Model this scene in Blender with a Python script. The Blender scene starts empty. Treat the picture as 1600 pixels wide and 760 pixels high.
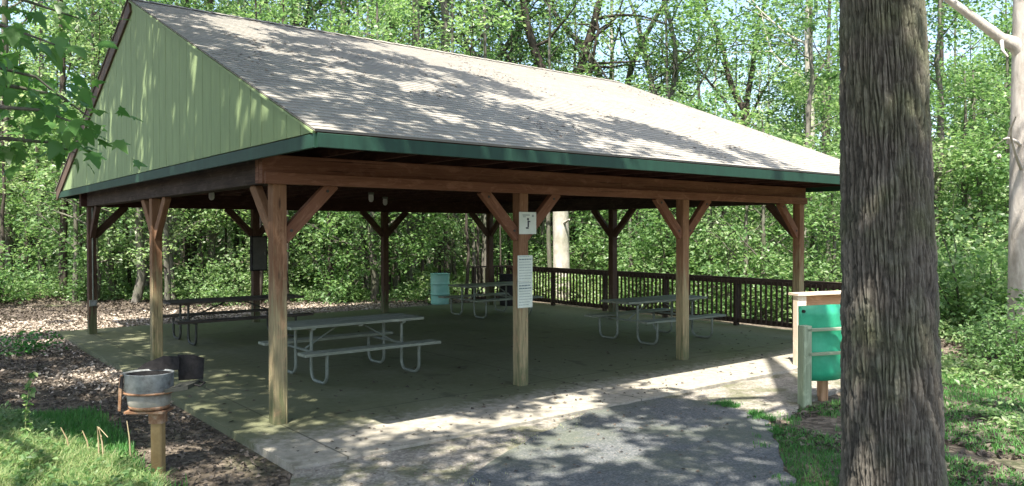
import bpy, math, random
import numpy as np
from mathutils import Vector, Matrix
S = bpy.context.scene
R = math.radians
# ------------------------------------------------------------------ camera
CX, CY, CH, YAW, PITCH, FPX = -3.258, -8.035, 2.02, 38.682, -0.786, 1228.8
cd = bpy.data.cameras.new('camera'); cam = bpy.data.objects.new('camera', cd)
S.collection.objects.link(cam); S.camera = cam
cd.sensor_width = 36; cd.lens = 36*FPX/1600; cd.clip_end = 2000; cd.clip_start = .05
cam.location = (CX, CY, CH); cam.rotation_euler = (R(90+PITCH), R(.07), R(-YAW))
# ------------------------------------------------------------------ light
SUN = Vector((-.435, -.337, 1)).normalized()
w = bpy.data.worlds.new('World'); S.world = w; w.use_nodes = True
nt = w.node_tree; bg = nt.nodes['Background']
sky = nt.nodes.new('ShaderNodeTexSky'); sky.sky_type = 'NISHITA'; sky.sun_disc = False
sky.sun_elevation = math.asin(SUN.z); sky.sun_rotation = math.atan2(SUN.x, SUN.y)
sky.air_density = 1.0; sky.dust_density = 2.5; sky.ozone_density = .7
nt.links.new(sky.outputs[0], bg.inputs[0]); bg.inputs[1].default_value = .15
sl = bpy.data.lights.new('sun', 'SUN'); sl.energy = 5.0; sl.angle = R(.53); sl.color = (1, .93, .84)
so = bpy.data.objects.new('sun', sl); S.collection.objects.link(so)
so.rotation_euler = SUN.to_track_quat('Z', 'Y').to_euler()
S.view_settings.view_transform = 'Standard'; S.view_settings.look = 'None'
S.view_settings.exposure = 1.55; S.view_settings.gamma = 1
S.cycles.use_denoising = True
S.cycles.max_bounces = 7; S.cycles.diffuse_bounces = 4; S.cycles.transmission_bounces = 4; S.cycles.glossy_bounces = 2
S.cycles.sample_clamp_indirect = 6
rng = np.random.default_rng(7); random.seed(7)
FW = np.array([math.sin(R(YAW)), math.cos(R(YAW))]); RT = np.array([math.cos(R(YAW)), -math.sin(R(YAW))])
def P(px, depth):
    """ground place at a bearing from where the photographer stands, depth metres ahead"""
    v = np.array([CX, CY]) + depth*(FW + RT*(px-800)/FPX)
    return float(v[0]), float(v[1])
def Z(py, depth): return CH - (py-363)/FPX*depth
# ------------------------------------------------------------------ scene helpers
def link(o): S.collection.objects.link(o); return o
def tag(o, label=None, cat=None, group=None, kind=None):
    if label: o['label'] = label
    if cat: o['category'] = cat
    if group: o['group'] = group
    if kind: o['kind'] = kind
    return o
def empty(name, loc=(0,0,0), rz=0):
    o = link(bpy.data.objects.new(name, None)); o.location = loc; o.rotation_euler = (0,0,rz)
    o.empty_display_size = .1; return o
def copy_tree(o, parent=None):
    c = o.copy(); S.collection.objects.link(c); c.parent = parent
    if parent: c.matrix_parent_inverse = Matrix()
    for ch in list(o.children): copy_tree(ch, c)
    return c
class MB:
    def __init__(s): s.v = []; s.f = []; s.uv = []; s.sm = []
    def add(s, vs, fs, uvs=None, smooth=False):
        b = len(s.v); s.v += [tuple(v) for v in vs]
        for i, f in enumerate(fs):
            s.f.append([b+k for k in f]); s.sm.append(smooth)
            s.uv += (uvs[i] if uvs else [(0,0)]*len(f))
    def bar(s, p0, p1, w, h, up=(0,0,1), ch=None, uo=None):
        """timber from p0 to p1, w sideways by h along up, edges eased"""
        p0, p1 = Vector(p0), Vector(p1); d = (p1-p0); L = d.length; d.normalize()
        up = Vector(up); side = d.cross(up)
        if side.length < 1e-4: side = d.cross(Vector((0,1,0)))
        side.normalize(); up = side.cross(d).normalized()
        c = ch if ch is not None else min(w, h)*.08
        w2, h2 = w/2, h/2
        prof = [(-w2+c,-h2),(w2-c,-h2),(w2,-h2+c),(w2,h2-c),(w2-c,h2),(-w2+c,h2),(-w2,h2-c),(-w2,-h2+c)]
        vs = [p0+side*a+up*b for a, b in prof]+[p1+side*a+up*b for a, b in prof]
        o = random.random()*37 if uo is None else uo; per = [0]
        for i in range(8):
            a, b = prof[i], prof[(i+1) % 8]; per.append(per[-1]+math.hypot(a[0]-b[0], a[1]-b[1]))
        fs = []; uv = []
        for i in range(8):
            j = (i+1) % 8; fs.append([i, i+8, j+8, j][::-1])
            uv.append([(o, per[i]+o), (o+L, per[i]+o), (o+L, per[i+1]+o), (o, per[i+1]+o)][::-1])
        fs.append(list(range(8))); uv.append([(a+o, b+o) for a, b in prof])
        fs.append(list(range(8, 16))[::-1]); uv.append([(a+o, b+o) for a, b in prof][::-1])
        s.add(vs, fs, uv); return s
    def box(s, c, d, uo=None):
        x, y, z = c; a, b, e = d
        if a >= b and a >= e: return s.bar((x-a/2,y,z),(x+a/2,y,z), b, e, uo=uo)
        if b >= e: return s.bar((x,y-b/2,z),(x,y+b/2,z), a, e, uo=uo)
        return s.bar((x,y,z-e/2),(x,y,z+e/2), a, b, up=(0,1,0), uo=uo)
    def tube(s, pts, rad, n=8, cap=True):
        pts = [Vector(p) for p in pts]; m = len(pts)
        if not hasattr(rad, '__len__'): rad = [rad]*m
        prev = None; vs = []; L = 0; us = []
        for i, p in enumerate(pts):
            t = (pts[min(i+1, m-1)]-pts[max(i-1, 0)]).normalized()
            if prev is None:
                a = t.cross(Vector((0,0,1)));
                if a.length < .1: a = t.cross(Vector((0,1,0)))
            else: a = prev - t*prev.dot(t)
            a.normalize(); prev = a; b = t.cross(a)
            if i: L += (p-pts[i-1]).length
            us.append(L)
            for k in range(n):
                th = 2*math.pi*k/n; vs.append(p+(a*math.cos(th)+b*math.sin(th))*rad[i])
        fs = []; uv = []
        for i in range(m-1):
            for k in range(n):
                k2 = (k+1) % n; fs.append([i*n+k, i*n+k2, (i+1)*n+k2, (i+1)*n+k])
                c0, c1 = 6.283*rad[i]*k/n, 6.283*rad[i]*(k+1)/n
                uv.append([(us[i], c0), (us[i], c1), (us[i+1], c1), (us[i+1], c0)])
        s.add(vs, fs, uv, True)
        if cap:
            s.add(vs[:n], [list(range(n))[::-1]]); s.add(vs[-n:], [list(range(n))])
        return s
    def lathe(s, prof, n=32, sx=1, sy=1, close=False):
        vs = []
        for r, z in prof:
            for k in range(n):
                th = 2*math.pi*k/n; vs.append((r*sx*math.cos(th), r*sy*math.sin(th), z))
        fs = []
        for i in range(len(prof)-1):
            for k in range(n):
                k2 = (k+1) % n; fs.append([i*n+k, i*n+k2, (i+1)*n+k2, (i+1)*n+k])
        s.add(vs, fs, None, True); return s
    def prism(s, poly, axis, a, b):
        """extrude a 2-D polygon between a and b along axis"""
        def mk(p, t):
            return {'x': (t, p[0], p[1]), 'y': (p[0], t, p[1]), 'z': (p[0], p[1], t)}[axis]
        n = len(poly); vs = [mk(p, a) for p in poly]+[mk(p, b) for p in poly]
        fs = [list(range(n))[::-1], list(range(n, 2*n))]; uv = [[(p[1], p[0]) for p in poly][::-1], [(p[1], p[0]) for p in poly]]
        for i in range(n):
            j = (i+1) % n; fs.append([i, j, j+n, i+n])
            l = math.hypot(poly[i][0]-poly[j][0], poly[i][1]-poly[j][1]); uv.append([(0,0),(l,0),(l,b-a),(0,b-a)])
        s.add(vs, fs, uv); return s
    def sheet(s, P4, U4): s.add(P4, [[0,1,2,3]], [U4]); return s
    def build(s, name, m, parent=None, recalc=True):
        me = bpy.data.meshes.new(name); me.from_pydata(s.v, [], s.f)
        ul = me.uv_layers.new(name='UVMap'); ul.data.foreach_set('uv', np.array(s.uv, dtype='f').ravel())
        me.polygons.foreach_set('use_smooth', s.sm)
        if recalc:
            import bmesh
            bm = bmesh.new(); bm.from_mesh(me); bmesh.ops.recalc_face_normals(bm, faces=bm.faces); bm.to_mesh(me); bm.free()
        me.materials.append(m)
        o = link(bpy.data.objects.new(name, me)); o.parent = parent; return o
def np_mesh(name, V, F, m, smooth=False, attr=None):
    """fast mesh from arrays; V (n,3), F (k,4) or (k,3)"""
    me = bpy.data.meshes.new(name); V = np.asarray(V, 'f'); F = np.asarray(F, 'i')
    me.vertices.add(len(V)); me.vertices.foreach_set('co', V.ravel())
    k = F.shape[1]; me.loops.add(F.size); me.loops.foreach_set('vertex_index', F.ravel())
    me.polygons.add(len(F)); me.polygons.foreach_set('loop_start', np.arange(len(F), dtype='i')*k)
    me.polygons.foreach_set('use_smooth', np.full(len(F), smooth))
    me.update(calc_edges=True); me.materials.append(m)
    if attr is not None:
        a = me.attributes.new('fur', 'FLOAT', 'POINT'); a.data.foreach_set('value', np.asarray(attr, 'f'))
    return me
def obj(name, me, parent=None, loc=(0,0,0), rz=0, sc=1):
    o = link(bpy.data.objects.new(name, me)); o.parent = parent; o.location = loc; o.rotation_euler = (0,0,rz)
    o.scale = (sc,)*3 if not hasattr(sc, '__len__') else sc; return o
# ------------------------------------------------------------------ materials
class M:
    def __init__(s, name, rough=.8, spec=.3):
        s.m = bpy.data.materials.new(name); s.m.use_nodes = True; s.t = s.m.node_tree; s.b = s.t.nodes['Principled BSDF']
        s.b.inputs['Roughness'].default_value = rough; s.b.inputs['Specular IOR Level'].default_value = spec
    def n(s, typ, **k):
        nd = s.t.nodes.new('ShaderNode'+typ)
        for a, v in k.items():
            if a.startswith('_'): setattr(nd, a[1:], v)
            else: nd.inputs[a.replace('9', ' ')].default_value = v
        return nd
    def l(s, a, b): s.t.links.new(a, b)
    def coord(s, what='Object', scale=(1,1,1), rot=(0,0,0)):
        tc = s.n('TexCoord'); mp = s.n('Mapping'); mp.inputs['Scale'].default_value = scale; mp.inputs['Rotation'].default_value = rot
        s.l(tc.outputs[what], mp.inputs['Vector']); return mp.outputs[0]
    def noise(s, vec, scale, detail=5, rough=.6, dist=0):
        nd = s.n('TexNoise', Scale=scale, Detail=detail, Roughness=rough, Distortion=dist); s.l(vec, nd.inputs['Vector']); return nd.outputs[0]
    def ramp(s, fac, stops):
        nd = s.n('ValToRGB'); cr = nd.color_ramp
        while len(cr.elements) < len(stops): cr.elements.new(.5)
        for e, (p, c) in zip(cr.elements, stops): e.position = p; e.color = tuple(c)+(1,) if hasattr(c, '__len__') else (c, c, c, 1)
        s.l(fac, nd.inputs[0]); return nd.outputs[0]
    def mix(s, fac, a, b, mode='MIX'):
        nd = s.n('Mix', _data_type='RGBA', _blend_type=mode)
        for sock, v in ((nd.inputs[0], fac), (nd.inputs[6], a), (nd.inputs[7], b)):
            if hasattr(v, 'links'): s.l(v, sock)
            elif hasattr(v, '__len__'): sock.default_value = tuple(v)+(1,)
            else: sock.default_value = v
        return nd.outputs[2]
    def math(s, op, a, b=0):
        nd = s.n('Math', _operation=op)
        for sock, v in ((nd.inputs[0], a), (nd.inputs[1], b)):
            if hasattr(v, 'links'): s.l(v, sock)
            else: sock.default_value = v
        return nd.outputs[0]
    def col(s, c):
        if hasattr(c, 'links'): s.l(c, s.b.inputs['Base Color'])
        else: s.b.inputs['Base Color'].default_value = tuple(c)+(1,)
        return s
    def grey(s, c):
        nd = s.n('RGBToBW'); s.l(c, nd.inputs[0]); return nd.outputs[0]
    def bump(s, h, st=.3, d=.01):
        nd = s.n('Bump', Strength=st, Distance=d); s.l(h, nd.inputs['Height']); s.l(nd.outputs[0], s.b.inputs['Normal']); return s
def mottled(name, a, b, scale=8, rough=.8, spec=.3, bump=.2, bd=.005, metal=0, c=None, where='Object'):
    m = M(name, rough, spec); v = m.coord(where); n = m.noise(v, scale, 6, .65)
    st = [(.3, a), (.7, b)] if c is None else [(.3, a), (.5, b), (.72, c)]
    m.col(m.ramp(n, st)); m.bump(m.noise(v, scale*6, 4, .7), bump, bd); m.b.inputs['Metallic'].default_value = metal
    return m.m
def wood(name, a, b, low=None, lowz=1.3, dark=.35, knots=True, speck=None):
    """grain runs along U; 'low' is the weathered colour of the bottom of a post"""
    m = M(name, .82, .2); v = m.coord('UV', (1.2, 26, 1)); n = m.noise(v, 2.2, 6, .65, .6)
    v2 = m.coord('UV', (.7, 3, 1)); big = m.noise(v2, 1.6, 3, .5)
    c = m.ramp(n, [(.28, [x*dark for x in a]), (.42, a), (.68, b)])
    c = m.mix(.45, c, m.ramp(big, [(.35, a), (.65, b)]))
    if low is not None:
        g = m.n('NewGeometry'); sp = m.n('SeparateXYZ'); m.l(g.outputs['Position'], sp.inputs[0])
        nz = m.noise(m.coord('UV', (1, 9, 1)), 2.0, 4, .6)
        h = m.math('ADD', sp.outputs[2], m.math('MULTIPLY', m.math('SUBTRACT', nz, .5), 2.4))
        f = m.ramp(m.math('DIVIDE', h, lowz*2), [(.38, 0), (.62, 1)])
        lc = m.ramp(n, [(.3, [x*.4 for x in low]), (.45, low), (.7, [min(1, x*1.45) for x in low])])
        c = m.mix(f, lc, c)
        # algae at the very foot
        f2 = m.ramp(h, [(.0, .8), (.55, 0)]); c = m.mix(f2, c, (.09, .11, .05))
    ck = m.noise(m.coord('UV', (.55, 55, 1)), 1.3, 3, .5, .3); c = m.mix(m.math('MULTIPLY', m.ramp(ck, [(.655, 0), (.685, 1)]), .8), c, [x*.12 for x in a])
    wr_ = m.noise(m.coord('UV', (1.6, 4, 1)), 2.4, 5, .7, 1.0); c = m.mix(m.math('MULTIPLY', m.ramp(wr_, [(.52, 0), (.66, 1)]), .35), c, [x*1.5+.03 for x in b])
    if knots:
        vo = m.n('TexVoronoi', Scale=1.0); m.l(m.coord('UV', (1.1, 5.5, 1)), vo.inputs['Vector'])
        k = m.ramp(vo.outputs[0], [(.035, 1), (.09, 0)]); c = m.mix(m.math('MULTIPLY', k, .75), c, [x*.22 for x in a])
    m.col(c); m.bump(n, .5, .006); return m.m
W_post = wood('post_wood', (.165,.085,.045), (.27,.155,.085), low=(.245,.205,.115), lowz=1.35)
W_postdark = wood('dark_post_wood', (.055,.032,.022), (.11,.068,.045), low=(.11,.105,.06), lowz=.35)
W_beam = wood('beam_wood', (.135,.060,.034), (.215,.108,.064))
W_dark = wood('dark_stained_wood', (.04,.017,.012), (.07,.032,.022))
W_rail = wood('railing_wood', (.030,.021,.016), (.085,.060,.044), knots=False)
W_deck = wood('roof_deck_wood', (.05,.025,.016), (.09,.045,.03))
W_table = wood('weathered_plank', (.17,.19,.145), (.28,.30,.235), dark=.5, knots=False)
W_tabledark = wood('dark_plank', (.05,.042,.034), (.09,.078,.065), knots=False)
W_pale = wood('pale_lumber', (.55,.45,.33), (.70,.60,.47), dark=.7)
W_tan = wood('tan_plank', (.36,.20,.11), (.48,.29,.17))
W_green = wood('green_weathered_post', (.20,.25,.16), (.32,.37,.26), dark=.6)
def painted(name, c, rough=.55, wear=.35, var=.25):
    m = M(name, rough, .4); v = m.coord('Object', (3, 3, .6)); n = m.noise(v, 3.5, 5, .6)
    m.col(m.ramp(n, [(.25, [x*(1-var) for x in c]), (.75, [min(1, x*(1+var)) for x in c])]))
    m.bump(m.noise(m.coord('Object', (40, 40, 4)), 2, 4, .6), .15, .003); return m.m
G_fascia = painted('fascia_green', (.010,.044,.026), .6)
G_siding = painted('siding_green', (.235,.315,.145), .7, var=.12)
B_rake = painted('rake_brown', (.10,.065,.045), .7)
Galv = mottled('galvanised_pipe', (.13,.15,.12), (.22,.245,.20), 14, .55, .4, .1, .002, .2)
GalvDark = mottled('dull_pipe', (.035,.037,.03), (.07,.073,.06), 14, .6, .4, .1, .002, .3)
Steel = mottled('firebox_grey', (.05,.045,.04), (.20,.215,.21), 9, .65, .35, .35, .003, .1, (.32,.34,.33))
SteelRust = mottled('rust_stained_steel', (.12,.09,.06), (.26,.25,.21), 6, .75, .25, .3, .003, 0, (.36,.34,.29))
Rust = mottled('rusty_steel', (.10,.05,.03), (.24,.135,.075), 13, .85, .2, .4, .003, 0, (.36,.28,.20))
Ochre = mottled('ochre_steel', (.22,.145,.06), (.34,.24,.11), 9, .75, .25, .2, .003)
Black = mottled('soot_black', (.008,.008,.008), (.03,.028,.028), 20, .8, .2, .3, .003)
Barrel = mottled('green_plastic', (.012,.25,.13), (.05,.42,.24), 3.5, .42, .45, .1, .002)
Teal = mottled('teal_plastic', (.20,.50,.41), (.36,.64,.55), 3, .45, .45, .1, .002)
White = mottled('white_paint', (.60,.61,.58), (.75,.76,.72), 8, .6, .4, .1, .001)
Sign = mottled('sign_board', (.50,.56,.47), (.62,.67,.58), 6, .45, .4, .03, .001)
Ink = mottled('sign_ink', (.02,.02,.03), (.04,.04,.05), 6, .5)
InkGrey = mottled('sign_ink_grey', (.22,.27,.24), (.30,.35,.31), 6, .6)
InkBlue = mottled('sign_ink_slate', (.14,.19,.19), (.20,.26,.25), 6, .6)
# shingles: courses laid along the eaves, in UV metres
m = M('asphalt_shingles', .92, .15)
uvv = m.coord('UV')
br = m.n('TexBrick', Scale=1.0, Color1=(.21,.20,.172,1), Color2=(.36,.343,.30,1), Mortar=(.16,.14,.125,1))
br.inputs['Mortar Size'].default_value = .007; br.inputs['Mortar Smooth'].default_value = .2; br.inputs['Bias'].default_value = 0
br.inputs['Brick Width'].default_value = .19; br.inputs['Row Height'].default_value = .125
wv = m.n('TexNoise', Scale=3.0, Detail=3.0); m.l(uvv, wv.inputs['Vector'])
wadd = m.n('VectorMath', _operation='MULTIPLY_ADD'); m.l(wv.outputs[1], wadd.inputs[0]); wadd.inputs[1].default_value = (.03,.03,0); m.l(uvv, wadd.inputs[2])
m.l(wadd.outputs[0], br.inputs['Vector'])
spk = m.noise(m.coord('UV'), 90, 4, .8); blot = m.noise(m.coord('UV'), .7, 4, .6)
c = m.mix(.55, br.outputs[0], m.ramp(spk, [(.3, (.165,.158,.138)), (.7, (.43,.41,.36))]))
c = m.mix(m.ramp(blot, [(.4, 0), (.75, .45)]), c, (.29,.275,.245))
m.col(c)
sp = m.n('SeparateXYZ'); m.l(wadd.outputs[0], sp.inputs[0])
saw = m.math('FRACT', m.math('DIVIDE', sp.outputs[1], .125))
m.bump(m.math('ADD', m.math('MULTIPLY', m.math('SUBTRACT', 1, saw), 1.0), m.math('MULTIPLY', spk, .5)), .5, .009)
Shingle = m.m
# concrete slab, mossy
m = M('mossy_concrete', .85, .25); v = m.coord('Object')
n1 = m.noise(v, .8, 6, .6); n2 = m.noise(v, 9, 6, .7); n3 = m.noise(v, 60, 3, .7)
c = m.ramp(n1, [(.3, (.090,.100,.050)), (.5, (.140,.148,.082)), (.7, (.20,.20,.125))])
c = m.mix(.4, c, m.ramp(n2, [(.3, (.075,.088,.038)), (.7, (.19,.19,.125))]))
sp = m.n('SeparateXYZ'); m.l(v, sp.inputs[0])
edge = m.math('ADD', m.math('MULTIPLY', sp.outputs[1], -1), m.math('MULTIPLY', m.math('SUBTRACT', n2, .5), 1.1))
c = m.mix(m.ramp(m.math('ADD', m.math('DIVIDE', edge, 2), .5), [(.68, 0), (.92, 1)]), c, m.ramp(n2, [(.25, (.20,.19,.145)), (.7, (.40,.37,.31))]))
jt = m.n('TexBrick', Scale=1.0, Color1=(0,0,0,1), Color2=(0,0,0,1), Mortar=(1,1,1,1)); jt.offset = 0; jt.inputs['Mortar Size'].default_value = .012; jt.inputs['Mortar Smooth'].default_value = .3; jt.inputs['Brick Width'].default_value = 3.9; jt.inputs['Row Height'].default_value = 3.95
m.l(m.coord('Object'), jt.inputs['Vector']); c = m.mix(m.math('MULTIPLY', jt.outputs[0], .65), c, (.035,.035,.022))
sta = m.ramp(m.noise(m.coord('Object', (1.3, 1, 1)), 1.9, 3, .5, .8), [(.62, 0), (.72, .55)]); c = m.mix(sta, c, (.055,.055,.035))
pit = m.ramp(m.noise(v, 26, 4, .7), [(.62, 0), (.68, 1)])
c = m.mix(m.math('MULTIPLY', pit, .5), c, (.06,.055,.035))
m.col(c); m.bump(m.math('ADD', n2, m.math('MULTIPLY', n3, .4)), .25, .006)
m.l(m.ramp(n1, [(.3, .55), (.7, .9)]), m.b.inputs['Roughness']); Slab = m.m
# forest floor: brown litter, tan leaf patches, some green
m = M('leaf_litter_ground', .95, .1); v = m.coord('Object')
n1 = m.noise(v, .45, 6, .6); n2 = m.noise(v, 7, 8, .75, .5)
vo = m.n('TexVoronoi', Scale=16.0); m.l(v, vo.inputs['Vector'])
c = m.ramp(n2, [(.25, (.03,.026,.02)), (.5, (.10,.085,.066)), (.72, (.27,.225,.18))])
c = m.mix(.55, c, m.ramp(m.grey(vo.outputs['Color']), [(.15, (.035,.028,.02)), (.5, (.11,.09,.066)), (.85, (.26,.215,.165))]))
c = m.mix(m.ramp(n1, [(.55, 0), (.70, .6)]), c, m.ramp(n2, [(.3, (.03,.055,.015)), (.7, (.10,.15,.05))]))
m.col(c); m.bump(m.math('ADD', n2, vo.outputs[0]), .6, .03); Litter = m.m
# asphalt
m = M('asphalt', .9, .25); v = m.coord('Object')
n1 = m.noise(v, 1.1, 5, .6); n2 = m.noise(v, 70, 4, .8); vo = m.n('TexVoronoi', Scale=55.0); m.l(v, vo.inputs['Vector'])
c = m.ramp(n2, [(.3, (.05,.057,.058)), (.52, (.10,.110,.110)), (.75, (.23,.232,.222))])
c = m.mix(.35, c, m.ramp(m.grey(vo.outputs['Color']), [(.2, (.05,.055,.058)), (.55, (.13,.137,.14)), (.9, (.28,.275,.26))]))
c = m.mix(m.ramp(n1, [(.45, 0), (.62, .55)]), c, (.10,.115,.075))
lv = m.ramp(m.noise(v, 22, 6, .75), [(.60, 0), (.66, 1)]); c = m.mix(m.math('MULTIPLY', lv, .75), c, (.26,.22,.16))
m.col(c); m.bump(m.math('ADD', n2, vo.outputs[0]), .5, .006); Asphalt = m.m
m = M('dusty_gravel', .93, .15); v = m.coord('Object')
n2 = m.noise(v, 12, 8, .8); vo = m.n('TexVoronoi', Scale=38.0); m.l(v, vo.inputs['Vector'])
c = m.ramp(n2, [(.25, (.12,.11,.09)), (.5, (.25,.235,.20)), (.75, (.42,.395,.345))]); c = m.mix(.4, c, m.ramp(m.grey(vo.outputs['Color']), [(.2, (.12,.105,.085)), (.6, (.30,.27,.225)), (.9, (.50,.46,.40))]))
c = m.mix(m.ramp(m.noise(v, 1.7, 6, .7), [(.47, 0), (.60, .75)]), c, m.ramp(n2, [(.3, (.05,.06,.03)), (.7, (.16,.165,.09))]))
m.col(c); m.bump(m.math('ADD', n2, vo.outputs[0]), .6, .012); Gravel = m.m
# foliage
def leafmat(name, cols, trans=.5, sheen=.35, tr=1.5):
    m = M(name, .45, .35); g = m.n('NewGeometry'); oi = m.n('ObjectInfo')
    r = m.math('ADD', m.math('MULTIPLY', g.outputs['Random Per Island'], .55), m.math('MULTIPLY', oi.outputs['Random'], .45))
    c = m.ramp(r, [((i+.0)/max(1, len(cols)-1)*.8+.1, cc) for i, cc in enumerate(cols)])
    m.col(c); m.b.inputs['Roughness'].default_value = sheen
    tn = m.n('BsdfTranslucent'); m.l(m.mix(1.0, c, (tr*.98, tr, tr*.72), 'MULTIPLY'), tn.inputs[0])
    mx = m.n('MixShader'); mx.inputs[0].default_value = trans
    m.l(m.b.outputs[0], mx.inputs[1]); m.l(tn.outputs[0], mx.inputs[2])
    m.l(mx.outputs[0], m.t.nodes['Material Output'].inputs[0]); return m.m
L_mid = leafmat('understory_leaves', [(.055,.12,.04), (.11,.205,.075), (.17,.28,.11), (.32,.41,.24)])
L_yel = leafmat('bright_leaves', [(.08,.165,.06), (.14,.25,.09), (.22,.33,.14), (.38,.45,.28)])
L_dark = leafmat('canopy_leaves', [(.03,.07,.022), (.055,.11,.035), (.08,.15,.05), (.12,.19,.08)])
L_far = leafmat('far_leaves', [(.11,.19,.10), (.18,.27,.15), (.27,.36,.22), (.42,.49,.35)], .6, .6, 1.3)  # paled so the colour carries distant sunlight and haze
L_maple = leafmat('maple_leaves', [(.05,.15,.035), (.08,.20,.05), (.12,.25,.07)], .5)
L_grass = leafmat('grass_blades', [(.035,.13,.03), (.06,.20,.04), (.09,.25,.06), (.16,.28,.09)], .35, .5)
L_weed = leafmat('weed_leaves', [(.06,.15,.04), (.14,.25,.08), (.34,.38,.18), (.52,.50,.34)], .35, .5)
L_dry = leafmat('dry_grass', [(.30,.23,.13), (.42,.34,.2), (.5,.42,.28)], .2, .7)
L_sunlit = leafmat('sunlit_dead_leaves', [(.12,.095,.07), (.26,.215,.165), (.42,.36,.295), (.56,.50,.42)], .05, .75, 1)  # paler copy of the dry litter, sunlight put into its colour
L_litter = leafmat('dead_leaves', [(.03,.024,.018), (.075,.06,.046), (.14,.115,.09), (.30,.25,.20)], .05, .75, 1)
def bark(name, a, b, c, zs=.25, moss=None, sc=9):
    m = M(name, .92, .12); v = m.coord('Object', (1, 1, zs)); n = m.noise(v, sc, 6, .7, .3); n2 = m.noise(m.coord('Object'), 1.2, 4, .6)
    cc = m.ramp(n, [(.3, a), (.5, b), (.7, c)])
    if moss: cc = m.mix(m.ramp(n2, [(.42, 0), (.62, .7)]), cc, moss)
    m.col(cc); m.bump(n, .7, .03); return m.m
BarkGrey = bark('grey_bark', (.045,.04,.034), (.12,.11,.095), (.21,.195,.17), moss=(.09,.11,.06))
BarkPale = bark('pale_bark', (.22,.20,.17), (.42,.39,.34), (.56,.53,.47), zs=.5, sc=5, moss=(.22,.23,.16))
BarkDark = bark('dark_bark', (.02,.017,.014), (.055,.047,.038), (.10,.088,.072))
BarkWhite = bark('dead_wood', (.26,.235,.20), (.40,.37,.33), (.52,.49,.44), zs=.4, sc=6)
# foreground trunk bark driven by the modelled furrows
m = M('furrowed_bark', .93, .12); at = m.n('Attribute', _attribute_name='fur'); v = m.coord('Object')
n = m.noise(m.coord('Object', (1,1,.35)), 38, 6, .75); n2 = m.noise(v, 1.6, 4, .6)
c = m.ramp(at.outputs['Fac'], [(.10, (.026,.024,.020)), (.38, (.095,.088,.073)), (.9, (.195,.180,.150))])
c = m.mix(.45, c, m.ramp(n, [(.3, (.022,.019,.016)), (.7, (.17,.155,.13))]))
c = m.mix(m.ramp(n2, [(.46, 0), (.64, .6)]), c, m.mix(1.0, c, (.92,1.15,.72), 'MULTIPLY'))
n4 = m.noise(v, 3.1, 5, .6, .6); c = m.mix(m.ramp(n4, [(.56, 0), (.66, .45)]), c, m.mix(.4, c, (.20,.21,.18)))
m.col(c); m.bump(n, .6, .012); BarkBig = m.m
# ------------------------------------------------------------------ noise in numpy
_T = np.random.default_rng(3).random((256, 256))
def vn(x, y, px=256, py=256):
    xi = np.floor(x).astype(int); yi = np.floor(y).astype(int); fx = x-xi; fy = y-yi
    fx = fx*fx*(3-2*fx); fy = fy*fy*(3-2*fy)
    g = lambda a, b: _T[(a % px) % 256, (b % py) % 256]
    return (g(xi, yi)*(1-fx)+g(xi+1, yi)*fx)*(1-fy)+(g(xi, yi+1)*(1-fx)+g(xi+1, yi+1)*fx)*fy
def fbm(x, y, o=4):
    r = 0; a = .5
    for i in range(o): r = r+a*vn(x*2**i+17*i, y*2**i+31*i); a *= .5
    return r
def sst(a, b, x):
    t = np.clip((x-a)/(b-a), 0, 1); return t*t*(3-2*t)
# ------------------------------------------------------------------ ground
def rect_d(x, y, x0, x1, y0, y1):
    dx = np.maximum(np.maximum(x0-x, x-x1), 0); dy = np.maximum(np.maximum(y0-y, y-y1), 0); return np.hypot(dx, dy)
def gz(x, y):
    x = np.asarray(x, float); y = np.asarray(y, float)
    d = rect_d(x, y, -.55, 11.4, -1.7, 10.4)
    z = -.075 + 0*x
    z = z + .10*sst(.3, 3, d)*(fbm(x*.6, y*.6)-.45)
    # bank rising on the left and behind
    z = z + .42*sst(-1.6, -4.6, x)*sst(-4.5, -1.0, y)
    z = z + 1.1*sst(-1.5, -16, x)*sst(0, 14, y) + .9*sst(14, 40, y)
    z = z + .16*np.exp(-((x+3.0)**2/.8+(y-.2)**2/2.2))
    # falls away beyond the railing
    z = z - 1.5*sst(12.2, 22, x)*sst(-6, 6, y)
    # smooth under the path
    return z
def gzf(x, y): return float(gz(x, y))
def grid(xs, ys, name, mat):
    X, Y = np.meshgrid(xs, ys); Zz = gz(X, Y); n = len(xs)
    V = np.stack([X, Y, Zz], -1).reshape(-1, 3)
    i = np.arange((len(ys)-1)*n).reshape(-1, n)[:, :-1].ravel()
    F = np.stack([i, i+1, i+n+1, i+n], -1); return np_mesh(name, V, F, mat, True)
def warp(a, b, near0, near1, fine, coarse):
    out = [near0]; 
    x = near0
    while x < near1: x += fine; out.append(x)
    s = fine
    while x < b: s *= 1.12; x += s; out.append(x)
    x = near0; s = fine
    while x > a: s *= 1.12; x -= s; out.insert(0, x)
    return np.array(out)
gr = obj('ground', grid(warp(-300, 400, -10, 22, .15, 4), warp(-60, 400, -9, 18, .15, 4), 'ground', Litter)); tag(gr, kind='structure')
def flat(name, poly, z, mat, th=.0):
    """paved area cut from a polygon, with thickness th below z"""
    mb = MB(); mb.prism(poly, 'z', z-th, z); o = mb.build(name, mat); tag(o, kind='structure'); return o
def wob(pts, amp=.05, step=.25, seed=1):
    r = random.Random(seed); out = []
    for a, b in zip(pts, pts[1:]+pts[:1]):
        n = max(1, int(math.dist(a, b)/step))
        for k in range(n):
            t = k/n; out.append((a[0]+(b[0]-a[0])*t+r.uniform(-amp, amp), a[1]+(b[1]-a[1])*t+r.uniform(-amp, amp)))
    return out
flat('floor_slab', [(-.5,-1.6),(11.3,-1.6),(11.3,10.35),(-.5,10.35)], 0, Slab, .25)
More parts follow.
